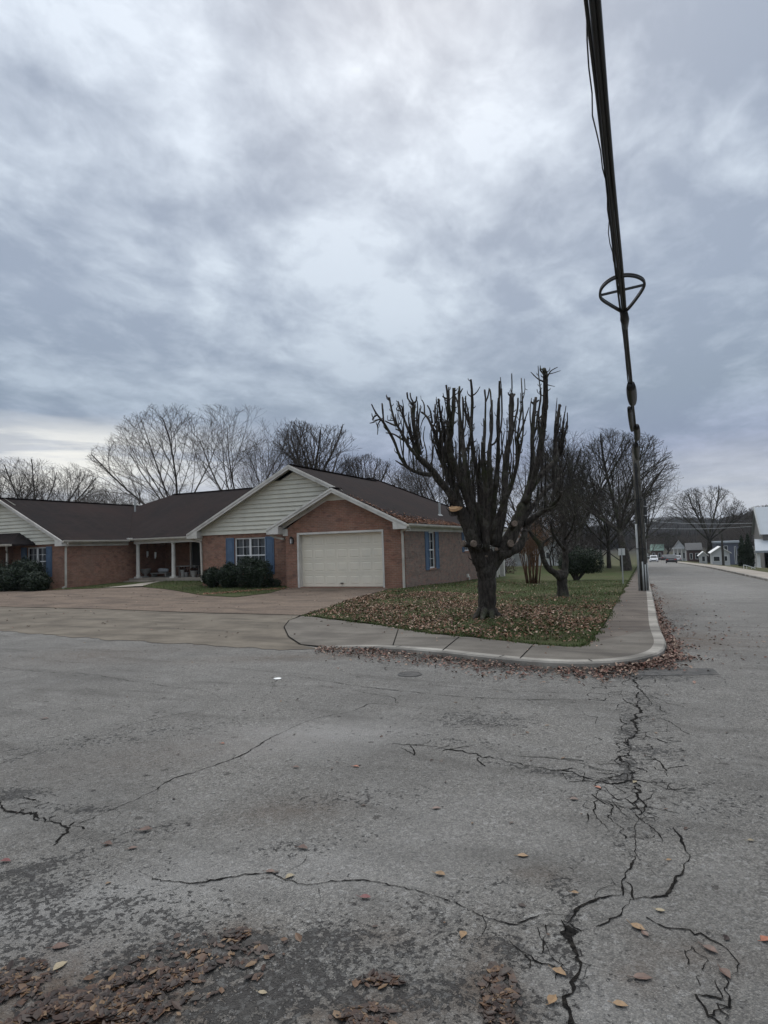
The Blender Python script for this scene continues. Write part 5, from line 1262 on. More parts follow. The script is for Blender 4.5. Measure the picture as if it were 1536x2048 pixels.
for i, (x_, dd_, tp, vv, lb) in enumerate([(1300, 150, 1068, 2, 'bare tree beside the green roofed house'), (1355, 190, 1070, 0, 'bare tree behind the white house down the street'), (1385, 170, 1062, 2, 'bare tree behind the small brown house'), (1370, 230, 1072, 5, 'distant brush left of the big street tree'), (1440, 150, 1058, 2, 'bare tree right behind the big street tree'), (1462, 190, 1055, 0, 'bare tree over the blue grey building'), (1490, 170, 1035, 2, 'bare tree behind the tall dark evergreens'), (1508, 150, 1020, 0, 'bare tree behind the white metal roofed house'), (1318, 220, 1074, 5, 'far brush left of the parked cars'), (1290, 200, 1070, 2, 'far bare tree right behind the utility pole'), (1410, 240, 1066, 5, 'far brush seen through the big street tree'), (1525, 230, 1010, 3, 'far upright tree over the metal roof')]):
    place(x_, dd_, tp, vv, lb, rot=i*1.3, wide=1.4, group='bare trees down the street')
# dense undergrowth at the back of the lawn
rs2 = random.Random(5)
def twigs(mb, p, d, L, r_, lev):
    pts = [p]; q = p
    for i in range(3):
        d = d+np.array([rs2.gauss(0, .22), rs2.gauss(0, .22), rs2.gauss(0, .12)+.08]); d /= math.sqrt(d@d); q = q+d*L/3; pts.append(q)
    mb.tube(pts, [r_, r_*.8, r_*.6, r_*.4], 3 if lev else 4, cap=False)
    if lev < 3:
        for k in range(4 if lev < 2 else 3):
            i = rs2.randrange(1, 4); nd = d+np.array([rs2.gauss(0, .7), rs2.gauss(0, .7), rs2.gauss(0, .4)]); nd /= math.sqrt(nd@nd); twigs(mb, pts[i], nd, L*.62, max(.004, r_*.6), lev+1)
mb = MB()
for k in range(520):
    px_ = random.choice((random.uniform(1120, 1290), random.gauss(1215, 35))); dd_ = random.uniform(42, 62); r_ = ray(px_, 1090); x_, y_ = (CAM+r_*dd_)[:2]; z_ = float(g(x_, y_))
    if x_ > SL*(y_-30)-5.5: continue
    d = np.array([rs2.gauss(0, .3), rs2.gauss(0, .3), 1.]); d /= math.sqrt(d@d); twigs(mb, np.array((x_, y_, z_)), d, random.uniform(1.2, 2.8), .03, 1)
o = mb.build('thicket', M['bark2'], uv=False); tag(o, 'tangled brown undergrowth along the back of the side lawn', 'thicket', kind='stuff')
# small crooked yard tree with one long arm
YB = G(1124, 1193, fn=lambda x, y: lawn_fn(x, y)); dY = float((YB-CAM)@cw)
yt = empty('yard_tree', YB, 'small crooked tree with a thick stubby trunk and one long arm reaching left', 'tree')
def QP(x_, y_, off=0.): return P(1000+x_/2.8657, 960+y_/2.8657, dY+off)       # crop 4 pixels
def blimb(mb, pts, o0, o1, n=8, base=QP, sc=2.8657, dd_=None):
    k = len(pts); raw = np.array([q[:2] for q in pts], float); wd = np.array([q[2] for q in pts], float); sm_ = smooth_line(raw, 4); ws = np.interp(np.linspace(0, k-1, (k-1)*4+1), np.arange(k), wd)
    pp, rr = [], []
    for i, (xy, w_) in enumerate(zip(sm_, ws)):
        t = i/(len(sm_)-1); pp.append(base(xy[0], xy[1], o0+(o1-o0)*t)+rng.normal(0, .006, 3)); rr.append(max(.005, w_/sc/2/F_PX*(dd_ or dY)))
    mb.tube(pp, rr, n, rough=.12); return pp
tr_ = MB(); blimb(tr_, [(360, 680, 90), (360, 664, 72), (358, 620, 58), (355, 570, 58), (355, 540, 66), (362, 520, 50)], 0, 0, 14); tr_.build('trunk', M['bark'], yt, smooth=True)
cr_m = MB(); arms = []
for L_, a, b in [([(345, 560, 42), (310, 530, 36), (275, 505, 32), (250, 460, 30), (238, 400, 28), (215, 350, 24), (185, 320, 20), (165, 285, 12)], -.1, -.9), ([(370, 545, 42), (376, 480, 36), (372, 400, 32), (368, 330, 26), (372, 260, 20), (360, 180, 14)], 0, .4),
                 ([(238, 400, 16), (250, 360, 14), (290, 330, 10), (330, 310, 8)], -.6, -.3), ([(372, 400, 22), (330, 350, 18), (300, 300, 14), (290, 240, 10)], 0, -.8), ([(374, 430, 20), (430, 370, 16), (460, 300, 12), (470, 230, 8)], .1, 1.0), ([(370, 340, 18), (410, 280, 14), (430, 200, 10)], .2, -.7), ([(368, 360, 16), (400, 350, 12), (440, 330, 8)], .2, .8), ([(300, 520, 10), (285, 440, 8), (300, 380, 6), (310, 330, 4)], -.2, -.2)]:
    pp = blimb(cr_m, L_, a, b); arms.append((pp, L_[-1][2]/2.8657/2/F_PX*dY))
rs2 = random.Random(5)
def twigs(mb, p, d, L, r_, lev):
    pts = [p]; q = p
    for i in range(3):
        d = d+np.array([rs2.gauss(0, .22), rs2.gauss(0, .22), rs2.gauss(0, .12)+.08]); d /= math.sqrt(d@d); q = q+d*L/3; pts.append(q)
    mb.tube(pts, [r_, r_*.8, r_*.6, r_*.4], 3 if lev else 4, cap=False)
    if lev < 3:
        for k in range(4 if lev < 2 else 3):
            i = rs2.randrange(1, 4); nd = d+np.array([rs2.gauss(0, .7), rs2.gauss(0, .7), rs2.gauss(0, .4)]); nd /= math.sqrt(nd@nd); twigs(mb, pts[i], nd, L*.62, max(.004, r_*.6), lev+1)
for pp, _ in arms:
    for k in range(5):
        i = rs2.randrange(len(pp)//3, len(pp)); d = np.array([rs2.gauss(0, .7), rs2.gauss(0, .7), .8]); d /= math.sqrt(d@d); twigs(cr_m, pp[i], d, rs2.uniform(.5, 1.1), .014, 0)
cr_m.build('crown', M['bark'], yt, smooth=True)
# tan multi-stemmed crape myrtle
MBs = G(1065, 1167, fn=lambda x, y: lawn_fn(x, y)); dM = float((MBs-CAM)@cw); my = empty('crape_myrtle', MBs, 'vase shaped cluster of tan bare stems between the pollarded tree and the small crooked tree', 'tree')
st_ = MB(); tw_ = MB()
for k in range(22):
    a = k/22*6.283; x0 = 1065+math.cos(a)*13*random.uniform(.3, 1); o0 = math.sin(a)*.35
    x2 = 1065+(x0-1065)*random.uniform(1.3, 2.6)-4+random.gauss(0, 6); tp = random.uniform(1068, 1110)
    pts = [P(x0, 1169+random.uniform(-2, 1), dM+o0*.6), P((x0*2+x2)/3+random.gauss(0, 1.5), 1140, dM+o0), P((x0+x2*2)/3+random.gauss(0, 2), 1112, dM+o0*1.5), P(x2, tp, dM+o0*2.3)]
    w_ = random.uniform(.02, .045); st_.tube(pts, [w_, w_*.85, w_*.6, w_*.4], 7, rough=.1)
    for j in range(7):
        d = np.array([rs2.gauss(0, .5), rs2.gauss(0, .5), .9]); d /= math.sqrt(d@d); twigs(tw_, pts[rs2.choice((2, 3, 3))], d, rs2.uniform(.5, 1.0), .010, 1)
st_.build('stem_cluster', M['myrtle'], my, smooth=True); tw_.build('crown', M['myrtle'], my)

# ---------------------------------------------------------------- evergreen shrubs
def shrub(name, label, cat, lumps, mt, n_, size, group=None, base=None, trunk_=False, h0=0.):
    c0 = (lumps[0][0][0], lumps[0][0][1], float(g(lumps[0][0][0], lumps[0][0][1]))+.02) if base is None else base; t = empty(name, c0, label, cat, group); mb = MB(); tot = sum(l[1][0]*l[1][1]+l[1][2]*l[1][0] for l in lumps)
    for (c, r_) in lumps:
        k = int(n_*(r_[0]*r_[1]+r_[2]*r_[0])/tot)
        for _ in range(k):
            v_ = rng.normal(0, 1, 3); v_ /= np.linalg.norm(v_); rad = (random.uniform(.55, 1.0)**.5 if random.random() < .93 else random.uniform(1., 1.13))*(1+.10*math.sin(v_[0]*7+c[0])+.09*math.sin(v_[1]*9+v_[2]*8)); p = np.array(c)+v_*np.array(r_)*rad
            if p[2] < c0[2]+h0: continue
            u_ = v_+rng.normal(0, .7, 3); u_ /= np.linalg.norm(u_); a = np.cross(u_, rng.normal(0, 1, 3)); a /= np.linalg.norm(a); s_ = random.uniform(*size); b = np.cross(u_, a)
            mb.face([p-a*s_*.5, p+b*s_*.28, p+a*s_*.6, p-b*s_*.28])
    mb.build('foliage', mt, t, uv=False)
    co_ = MB()
    for (c, r_) in lumps: 
        for q in range(5):
            a = q*1.256; co_.tube([(c0[0], c0[1], c0[2]-.1), (c[0]+math.cos(a)*r_[0]*.3, c[1]+math.sin(a)*r_[1]*.3, c[2]), (c[0]+math.cos(a)*r_[0]*.7, c[1]+math.sin(a)*r_[1]*.7, c[2]+r_[2]*.5)], [.04, .025, .01], 5)
    co_.build('stems', M['bark'], t)
    if trunk_:
        tk = MB(); tk.tube([(c0[0], c0[1], c0[2]-.1), (c0[0], c0[1], c0[2]+h0+.3)], [.14, .10], 8); tk.build('trunk', M['bark'], t)
    return t
def L(px_, Y, z_, rx, ry, rz): q = PY(px_, 1100, Y); return ((q[0], Y, z_), (rx, ry, rz))
gs = 'dark green clipped shrubs under the front windows'
shrub('shrub', 'low round dark shrub left of the front window group', 'shrub', [L(425, 21.4, .42, .45, .4, .42)], M['leaf_green'], 8000, (.04, .08), gs)
shrub('shrub', 'middle dark shrub under the left blue shutter', 'shrub', [L(459, 21.2, .48, .5, .45, .56)], M['leaf_green'], 9500, (.04, .08), gs)
shrub('shrub', 'tallest dark shrub standing before the right half of the front window', 'shrub', [L(497, 21.0, .62, .62, .5, .68), L(520, 21.1, .5, .5, .45, .68)], M['leaf_green'], 15000, (.04, .08), gs)
shrub('shrub', 'small spreading shrub at the garage end of the front bed', 'shrub', [L(543, 21.6, .12, .4, .3, .22)], M['leaf_green'], 2000, (.04, .07), gs)
gs2 = 'dark overgrown shrubs at the left wing'
shrub('shrub', 'large dark shrub cut by the left frame edge', 'shrub', [L(10, 19.4, .5, 1.1, .8, .75), L(-30, 19.2, .5, 1.0, .8, .8)], M['leaf_green'], 15000, (.05, .10), gs2)
shrub('shrub', 'tall dark shrub before the left wing window', 'shrub', [L(52, 19.9, .65, .85, .7, .80)], M['leaf_green'], 14000, (.05, .10), gs2)
shrub('shrub', 'low rounded dark shrub nearest the left wing corner', 'shrub', [L(73, 19.3, .38, .62, .55, .48)], M['leaf_green'], 9500, (.05, .09), gs2)
q = G(1152, 1161, fn=lambda x, y: lawn_fn(x, y)); yy = q[1]
shrub('evergreen_bush', 'dark evergreen bush on a short stem behind the small crooked tree', 'bush', [((q[0]+.1, yy, q[2]+1.0), (.75, .7, .75)), ((q[0]+.75, yy+.2, q[2]+.95), (.6, .6, .65)), ((q[0]-.4, yy, q[2]+.85), (.4, .5, .5))], M['leaf_green'], 14000, (.05, .09), None, q, True, .35)
q = G(1010, 1148); shrub('red_shrub', 'low red brown shrub beside the back corner of the brick house', 'shrub', [((q[0], q[1], q[2]+.5), (.8, .6, .7))], M['leaf_redsh'], 1500, (.05, .09), None, q)
# columnar evergreens across the street
for i, (px_, tp, w_, lb) in enumerate(((1484, 1076, .42, 'tall dark columnar evergreen, left one of the pair by the porch'), (1497, 1072, .46, 'tall dark columnar evergreen, right one of the pair by the porch'))):
    r_ = ray(px_, 1100); x_, y_ = (CAM+r_*66)[:2]; z_ = float(g(x_, y_)); zt = P(px_, tp, 66)[2]; H_ = zt-z_
    lum = [((x_, y_, z_+H_*f_), (w_*wf, w_*wf, H_*.2)) for f_, wf in ((.18, 1), (.35, 1.05), (.52, .95), (.68, .72), (.82, .45), (.9, .25))]
    shrub('columnar_evergreen', lb, 'evergreen', lum, M['leaf_green'], 6500, (.10, .2), 'columnar evergreens by the porch', (x_, y_, z_))

# ---------------------------------------------------------------- porch clutter and yard ornaments
def PF(px_, Y, z_=.225): q = PY(px_, 1140, Y); return (q[0], Y, z_)
c_ = PF(291, 25.9); mb = MB(); mb.lathe(c_, [(.16, 0), (.16, .04), (.07, .08), (.09, .14), (.24, .28), (.29, .44), (.31, .48), (.27, .48), (.24, .42), (.01, .40)], 18); o = mb.build('urn_planter', M['concrete_pot'], uv=False, smooth=True); tag(o, 'wide footed concrete urn planter at the left end of the porch', 'planter')
c_ = PF(322, 26.3); b = empty('porch_bench', c_, 'low bench with a pale rolled cushion in the middle of the porch', 'bench'); mb = MB(); mb.box(c_[0]-.62, c_[0]+.62, c_[1]-.22, c_[1]+.22, .40, .45); mb.build('seat', M['concrete_pot'], b)
for s_ in (-1, 1): mb = MB(); mb.box(c_[0]+s_*.5-.05, c_[0]+s_*.5+.05, c_[1]-.18, c_[1]+.18, .22, .40); mb.build('leg', M['concrete_pot'], b)
mb = MB(); pts = [(c_[0]+x_, c_[1], .58) for x_ in (-.2, -.1, .1, .35, .5, .56)]; mb.tube(pts, [.05, .12, .13, .12, .1, .04], 12); o = mb.build('cushion', M['curtain'], uv=False, smooth=True); tag(o, 'pale rolled cushion lying on the porch bench', 'cushion')
tb = PF(374, 26.2); b = empty('porch_table', tb, 'narrow pale table under the porch window', 'table'); mb = MB(); mb.box(tb[0]-.75, tb[0]+.75, tb[1]-.2, tb[1]+.2, .78, .82); mb.build('table_top', M['concrete_pot'], b)
for s_ in (-1, 1):
    for t2 in (-1, 1): mb = MB(); mb.box(tb[0]+s_*.7-.02, tb[0]+s_*.7+.02, tb[1]+t2*.15-.02, tb[1]+t2*.15+.02, .22, .78); mb.build('leg', M['concrete_pot'], b)
for (px_, h_, r_, mk_, lb) in ((366, .40, .15, 'concrete_pot', 'pale tapered flower pot, leftmost of three by the right porch column'), (373, .26, .12, 'stone', 'small grey flower pot between two larger ones'), (388, .34, .18, 'concrete_pot', 'pale bowl shaped pot at the right end of the porch')):
    c_ = PF(px_, 25.5); t = empty('flower_pot', c_, lb, 'pot', 'pots on the porch'); mb = MB(); mb.lathe(c_, [(r_*.6, 0), (r_*.95, h_*.85), (r_*1.08, h_*.86), (r_*1.08, h_), (r_*.9, h_), (r_*.88, h_*.9), (.01, h_*.88)], 16); mb.build('pot', M[mk_], t, uv=False)
    pl_ = MB()
    for k in range(40): a = random.uniform(0, 6.28); pl_.face([(c_[0], c_[1], c_[2]+h_*.88), (c_[0]+math.cos(a)*r_*1.2, c_[1]+math.sin(a)*r_*1.2, c_[2]+h_+random.uniform(.02, .18)), (c_[0]+math.cos(a+.2)*r_, c_[1]+math.sin(a+.2)*r_, c_[2]+h_+random.uniform(.05, .2))])
    pl_.build('dry_plant', M['leaf_redsh'], t, uv=False)
for (px_, py_, lb) in ((295, 1106, 'left wind chime hanging in the dark porch'), (311, 1108, 'right wind chime hanging in the dark porch')):
    q = PY(px_, py_, 25.8); t = empty('wind_chime', (q[0], q[1], 2.29), lb, 'wind chime', 'wind chimes under the porch roof'); mb = MB(); mb.tube([(q[0], q[1], 2.29), (q[0], q[1], q[2]+.12)], .008, 4); mb.lathe((q[0], q[1], q[2]+.1), [(.05, 0), (.05, .02), (0.005, .03)], 10); mb.build('hanger', M['black'], t, uv=False)
    mb = MB()
    for k in range(6): a = k*1.047; x_, y_ = q[0]+.04*math.cos(a), q[1]+.04*math.sin(a); mb.tube([(x_, y_, q[2]+.1), (x_, y_, q[2]-.16-.02*k)], .013, 6)
    mb.build('chime_tubes', M['signback'], t, uv=False)
q = G(156, 1174.5); mb = MB(); mb.lathe((q[0], q[1], q[2]+.02), [(.14, 0), (.14, .05), (.09, .1), (.075, .25), (.09, .36), (.15, .38), (.16, .43), (.12, .44), (.02, .42)], 16); o = mb.build('garden_pedestal', M['concrete_pot'], uv=False); tag(o, 'small grey pedestal ornament against the left wing brick wall', 'ornament')
q = G(178, 1170.5); mb = MB(); cc = np.array((q[0], q[1], q[2]+.26)); ax = np.array((.25, -1, .12)); ax /= np.linalg.norm(ax); a = np.cross(ax, (0, 0, 1)); a /= np.linalg.norm(a); b = np.cross(a, ax); k = 28; rr = [(.055, -.04), (.055, .04), (.235, .05), (.25, .035), (.25, -.035), (.235, -.05)]
b0 = len(mb.v)
for r_, h_ in rr:
    for i in range(k): an = 6.2832*i/k; mb.v.append(tuple(cc+ax*h_+(a*math.cos(an)+b*math.sin(an))*r_))
for j in range(len(rr)):
    j2 = (j+1) % len(rr)
    for i in range(k): i2 = (i+1) % k; mb.f.append((b0+j*k+i, b0+j*k+i2, b0+j2*k+i2, b0+j2*k+i)); mb.m.append(0)
o = mb.build('millstone', M['concrete_pot'], uv=False); tag(o, 'round pale stone wheel with a centre hole propped against the brick wall', 'millstone')

# ================================================================== utility pole, cables
PB = G(1287, 1181, fn=lv); dP = float((PB-CAM)@cw)
up_ = empty('utility_pole', PB, 'dark wooden utility pole at the kerb with grey conduits round its foot', 'pole')
topP = P(1274.5, 905, dP); mb = MB(); vdir = np.array((0, 0, 1.))
ptop = np.array((PB[0]-.02, PB[1], 4.75)); mb.tube([PB-[0, 0, .3], PB+[0, 0, 1.], (PB+ptop)/2, ptop], [.145, .14, .125, .11], 16, rough=.03); mb.build('pole', M['wood'], up_, smooth=True)
for (dx, dy, h_, r_) in ((-.12, -.12, 2.3, .035), (.02, -.165, 1.0, .026), (.10, -.14, .9, .024), (.165, -.06, .95, .022)):
    c = MB(); c.tube([PB+[dx, dy, -.05], PB+[dx, dy, h_]], r_, 8); c.build('conduit', M['conduit'], up_, smooth=True)
c = MB(); c.tube([PB+[.05, -.15, .9], PB+[.03, -.15, 2.4], PB+[-.02, -.13, 4.4]], .02, 6); c.tube([PB+[-.05, -.15, 2.2], PB+[-.06, -.14, 4.4]], .015, 6); c.build('riser_cable', M['rubber'], up_)
c = MB(); c.box(PB[0]-.16, PB[0]+.16, PB[1]-.16, PB[1]+.16, 1.2, 1.225); c.box(PB[0]-.15, PB[0]+.15, PB[1]-.15, PB[1]+.15, 2.9, 2.925); c.build('strap', M['black'], up_)
# cable line from the pole over our heads
A_ = P(1275.5, 912, dP-.25)
rB = ray(1189, 2); B_ = CAM+rB*((3.98-1.6)/rB[2]); dirc = (B_-A_); Lc = np.linalg.norm(dirc); dirc /= Lc; sidec = np.cross(dirc, (0, 0, 1)); sidec /= np.linalg.norm(sidec)
def CL(t, s_=0., z_=0.): return A_+dirc*t+sidec*s_+np.array((0, 0, z_+.05*math.sin(t*.35)*0))
def tofy(y_):
    lo, hi = -1., Lc+2
    for _ in range(50):
        m_ = (lo+hi)/2; q = CL(m_)-CAM; yy = 1024-F_PX*(q@cu)/(q@cw)
        if yy > y_: lo = m_
        else: hi = m_
    return lo
SGN = 1.
cab = empty('cable_bundle', A_, 'thick bundle of black cables running overhead from the utility pole', 'cable')
ext = Lc+26
pxw = lambda t: 1/F_PX*float((CL(t)-CAM)@cw)
for nm, s_, z_, r_, w0 in (('trunk_cable', -.013, .0, .014, 0), ('trunk_cable', .013, -.006, .014, 1), ('strand', .0, .022, .007, 2), ('trunk_cable', .035, .006, .010, 3)):
    mb = MB(); n_ = 60; mb.tube([CL(ext*i/n_, s_+(.004*math.sin(i*1.1+w0) if nm != 'strand' else 0), z_) for i in range(n_+1)], r_, 8); mb.build(nm, M['rubber'] if nm != 'strand' else M['steel'], cab, smooth=True)
mb = MB(); t1 = tofy(640); n_ = 160; rs = random.Random(3)
mb.tube([CL(t1+(ext-t1)*i/n_, SGN*(.052+.012*math.sin(i*.7)+.006*math.sin(i*2.3)-(.045*math.exp(-i/6))), -.006*math.sin(i*1.3)) for i in range(n_+1)], .0042, 5); mb.build('lashed_wire', M['rubber'], cab)
for (ya, yb, s_, r_, lb) in ((766, 803, -.0, .085, 0), (812, 858, .07, .05, 0), (850, 876, -.04, .075, 0), (886, 914, .02, .09, 0)):
    ta, tb_ = tofy(yb), tofy(ya); mb = MB(); pts = []; rd = []
    for i in range(9):
        u_ = i/8; pts.append(CL(ta+(tb_-ta)*u_, s_, -.03)); rd.append(r_*(.35+.65*math.sin(math.pi*min(max(u_, .02), .98))**.18))
    mb.tube(pts, rd, 12); mb.build('splice_case', M['rubber'], cab, smooth=True)
mb = MB(); tc_ = tofy(890); ptsl = []
for i in range(17): a = 6.2832*i/16; ptsl.append(CL(tc_+.5*math.cos(a), .10+.03*math.sin(a*1), -.02+.08*math.sin(a)))
mb.tube(ptsl, .010, 6, cap=False)
ptsl = []; tc_ = tofy(840)
for i in range(17): a = 6.2832*i/16; ptsl.append(CL(tc_+.6*math.cos(a), .09, .0+.09*math.sin(a)))
mb.tube(ptsl, .010, 6, cap=False); mb.build('cable_loop', M['rubber'], cab)
# snowshoe: flat teardrop hoop carrying spare cable
ts = tofy(626); hoop = []
for (hx_, hy_) in ((1246, 626), (1222, 612), (1204, 600), (1200, 590), (1203, 578), (1215, 565), (1232, 556), (1252, 552), (1272, 554), (1286, 561), (1289, 570), (1284, 582), (1270, 602), (1256, 619), (1246, 626)):
    r_ = ray(hx_, hy_); zc_ = CL(ts)[2]-.02; 
    t_ = (zc_-CAM[2])/r_[2]; hoop.append(CAM+r_*t_)
hoop = np.array(hoop); hs = []
for i in range(len(hoop)-1):
    n_ = len(hoop)-1; p0, p1, p2, p3 = hoop[(i-1) % n_], hoop[i], hoop[i+1], hoop[(i+2) % n_]
    for t in (0, .33, .67): hs.append(.5*((2*p1)+(-p0+p2)*t+(2*p0-5*p1+4*p2-p3)*t*t+(-p0+3*p1-3*p2+p3)*t**3) if 0 < i < n_-1 else p1+(p2-p1)*t)
hs.append(hoop[-1])
hp = empty('cable_storage_hoop', hoop[0], 'black teardrop shaped hoop hanging flat on the overhead cables', 'cable hoop')
mb = MB(); mb.tube(hs, .013, 8, cap=False); mb.tube([q+np.array((0, 0, .02)) for q in hs], .010, 8, cap=False); mb.build('hoop', M['rubber'], hp, smooth=True)
mb = MB(); a = hs[10]; b = hs[30] if len(hs) > 30 else hs[-8]
r1 = ray(1203, 590); r2 = ray(1287, 570); a = CAM+r1*((CL(ts)[2]-CAM[2])/r1[2]); b = CAM+r2*((CL(ts)[2]-CAM[2])/r2[2]); mb.bar(a, b, .016, .022); mb.build('crossbar', M['rubber'], hp)
mb = MB(); mb.tube([CL(ts-.5, 0, -.01), CL(ts-.2, 0, -.01), CL(ts+.1, 0, -.01)], [.03, .05, .035], 10); mb.build('clamp', M['rubber'], hp, smooth=True)

# thin steel pole behind
q = G(1281, 1165, fn=lv); sp_ = empty('steel_pole', q, 'thin pale steel pole just left of the utility pole', 'pole'); zt = P(1269.5, 925, float((q-CAM)@cw))[2]; mb = MB(); mb.tube([q, (q[0], q[1], zt)], [.035, .026], 10); mb.build('shaft', M['signback'], sp_, smooth=True); mb = MB(); mb.lathe((q[0], q[1], q[2]), [(.08, 0), (.08, .02), (.045, .03), (.04, .12)], 10); mb.build('base', M['signback'], sp_)
mb = MB(); zc_ = P(1278, 1087, float((q-CAM)@cw))[2]; mb.box(q[0]-.05, q[0]+.09, q[1]-.04, q[1]+.04, zc_-.02, zc_+.02); mb.build('clip', M['signback'], sp_)
# sign seen from behind
q = G(1246.5, 1168, fn=lv); ds = float((q-CAM)@cw); sg_ = empty('street_sign', q, 'small sign on a grey post at the pavement edge, seen from behind', 'sign'); zt, zb_ = P(1243, 1097, ds)[2], P(1243, 1110.5, ds)[2]
mb = MB(); mb.bar((q[0], q[1], q[2]), (q[0], q[1], zt+.01), .05, .03, up=(0, 1, 0)); mb.build('post', M['steel'], sg_); mb = MB(); mb.box(q[0]-.13, q[0]+.13, q[1]+.02, q[1]+.026, zb_, zt); mb.build('sign_plate', M['signback'], sg_)
# second pole farther on with street lamp and cross arm
r_ = ray(1292, 1100); x_, y_ = (CAM+r_*72)[:2]; z_ = float(lv(x_, y_)); p2 = empty('street_lamp', (x_, y_, z_), 'grey street lamp pole with a short arm, seen right of the utility pole', 'street lamp')
zt = P(1289, 1036, 72)[2]; mb = MB(); mb.tube([(x_, y_, z_), (x_, y_, zt)], [.11, .08], 10); mb.build('pole', M['conduit'], p2, smooth=True)
q1, q2 = P(1296, 1043, 72), P(1308, 1042, 72); mb = MB(); mb.tube([(x_, y_, q1[2]-.3), q1, (q1+q2)/2+[0, 0, .05], q2], .035, 6); mb.build('arm', M['signback'], p2); mb = MB(); mb.tube([q2-[.25, 0, 0], q2, q2+[.3, 0, -.04]], [.05, .11, .05], 8); mb.build('lamp_head', M['signback'], p2)
r_ = ray(1289, 1100); x_, y_ = (CAM+r_*45)[:2]; z_ = float(lv(x_, y_)); p3 = empty('utility_pole', (x_, y_, z_), 'second utility pole with a black transformer and cross arm, just behind the near one', 'pole')
zt = P(1287, 995, 45)[2]; mb = MB(); mb.tube([(x_, y_, z_), (x_, y_, zt)], [.14, .11], 10); mb.build('pole', M['wood'], p3, smooth=True); zc_ = P(1290, 1033, 45)[2]; mb = MB(); mb.box(x_-.25, x_+.5, y_-.16, y_-.1, zc_-.03, zc_+.03); mb.build('cross_arm', M['black'], p3)
for (za, zb_, r_) in ((1000, 1012, .09), (1014, 1030, .12), (1032, 1046, .10)): mb = MB(); a, b = P(1290, zb_, 45)[2], P(1290, za, 45)[2]; mb.tube([(x_+.22, y_-.05, a), (x_+.22, y_-.05, b)], [r_, r_*.9], 10); mb.build('transformer', M['black'], p3)
# wires crossing the far street
for (ya, yb, dd_, lb) in ((1036, 1046, 120, 'upper wire sagging across the wooded hill down the street'), (1050, 1052, 120, 'lower wire sagging across the wooded hill down the street')):
    a, b = P(1290, ya+6, dd_), P(1516, yb, dd_); mb = MB(); mb.tube([a+(b-a)*i/12-np.array((0, 0, 1.0*math.sin(math.pi*i/12)))*.35 for i in range(13)], .03, 4); o = mb.build('overhead_wire', M['steel'], uv=False); tag(o, lb, 'wire', 'wires across the far street')
q = G(1447, 1131); dq = float((q-CAM)@cw); t = empty('wooden_pole', q, 'thin dark wooden pole on the verge across the street', 'pole'); mb = MB(); mb.tube([q, (q[0], q[1], P(1446, 1068, dq)[2])], [.13, .10], 8); mb.build('shaft', M['wood'], t)

# ================================================================== far houses
def bldg(name, label, px0, px1, ytop, dist, depth, wallm, roofm, rise=1.2, axis='x', ybase=None, wins=(), extras=None, oh=.3, dz=0., cat='house'):
    a = CAM+ray(px0, 1100)*dist; b = CAM+ray(px1, 1100)*dist; x0, x1 = a[0], b[0]; y0 = (a[1]+b[1])/2; z0 = float(g((x0+x1)/2, y0))-.1+dz; z1 = P((px0+px1)/2, ytop, dist)[2]
    t = empty(name, ((x0+x1)/2, y0, z0), label, cat); mb = MB(); mb.box(x0, x1, y0, y0+depth, z0-1, z1)
    xm = (x0+x1)/2; ym = y0+depth/2
    if axis == 'y': mb.prism([(x0, z1), (x1, z1), (xm, z1+rise)], 'y', y0+.001, y0+depth-.001)
    if axis == 'x': mb.prism([(y0, z1), (y0+depth, z1), (ym, z1+rise)], 'x', x0+.001, x1-.001)
    mb.build('wall', wallm, t)
    r_ = MB(); th = .12
    if axis == 'y':
        s_ = rise/((x1-x0)/2)
        for sg2 in (-1, 1):
            xe = xm+sg2*((x1-x0)/2+oh); ze = z1-oh*s_; q = [(xm, z1+rise+.02), (xe, ze+.02), (xe, ze+th), (xm, z1+rise+th+.02)]; r_.prism(q if sg2 > 0 else q[::-1], 'y', y0-oh, y0+depth+oh)
    elif axis == 'x':
        s_ = rise/(depth/2)
        for sg2 in (-1, 1):
            ye = ym+sg2*(depth/2+oh); ze = z1-oh*s_; q = [(ym, z1+rise+.02), (ye, ze+.02), (ye, ze+th), (ym, z1+rise+th+.02)]; r_.prism(q if sg2 > 0 else q[::-1], 'x', x0-oh, x1+oh)
    else: r_.box(x0-oh, x1+oh, y0-oh, y0+depth+oh, z1+.001, z1+.35)
    r_.build('roof', roofm, t)
    for (u0, u1, v0, v1) in wins:
        f_ = MB(); xa, xb = x0+(x1-x0)*u0, x0+(x1-x0)*u1; za, zb_ = z0+v0, z0+v1
        f_.box(xa-.07, xb+.07, y0-.05, y0-.002, za-.07, zb_+.07); W_ = f_.build('window', M['white'], t); g_ = MB(); g_.box(xa, xb, y0-.056, y0-.051, za, zb_); g_.build('pane', mat_dark, W_)
    return t, (x0, x1, y0, z0, z1)
mat_dark = mat('dark_pane', (.03, .035, .04), .15)
mw = mat('white_clapboard', (.46, .47, .47), .6, .06, 2); mmet = mat('pale_metal_roof', (.30, .33, .36), .45, .05, 1); mblue = mat('blue_grey_wall', (.10, .11, .15), .7, .1, 1); mgreen = mat('green_roof', (.05, .11, .085), .7, .1, 1); mgrey = mat('grey_asphalt_roof', (.10, .10, .10), .9, .15, 3); mbrown = mat('brown_brick', (.08, .05, .045), .9, .2, 3)
bldg('white_house', 'white gabled house seen through the trees behind the lawn', 1080, 1172, 1093, 78, 9, mw, mgrey, 1.9, 'y', wins=((.10, .17, 1.2, 2.0), (.36, .46, 1.2, 2.1)))
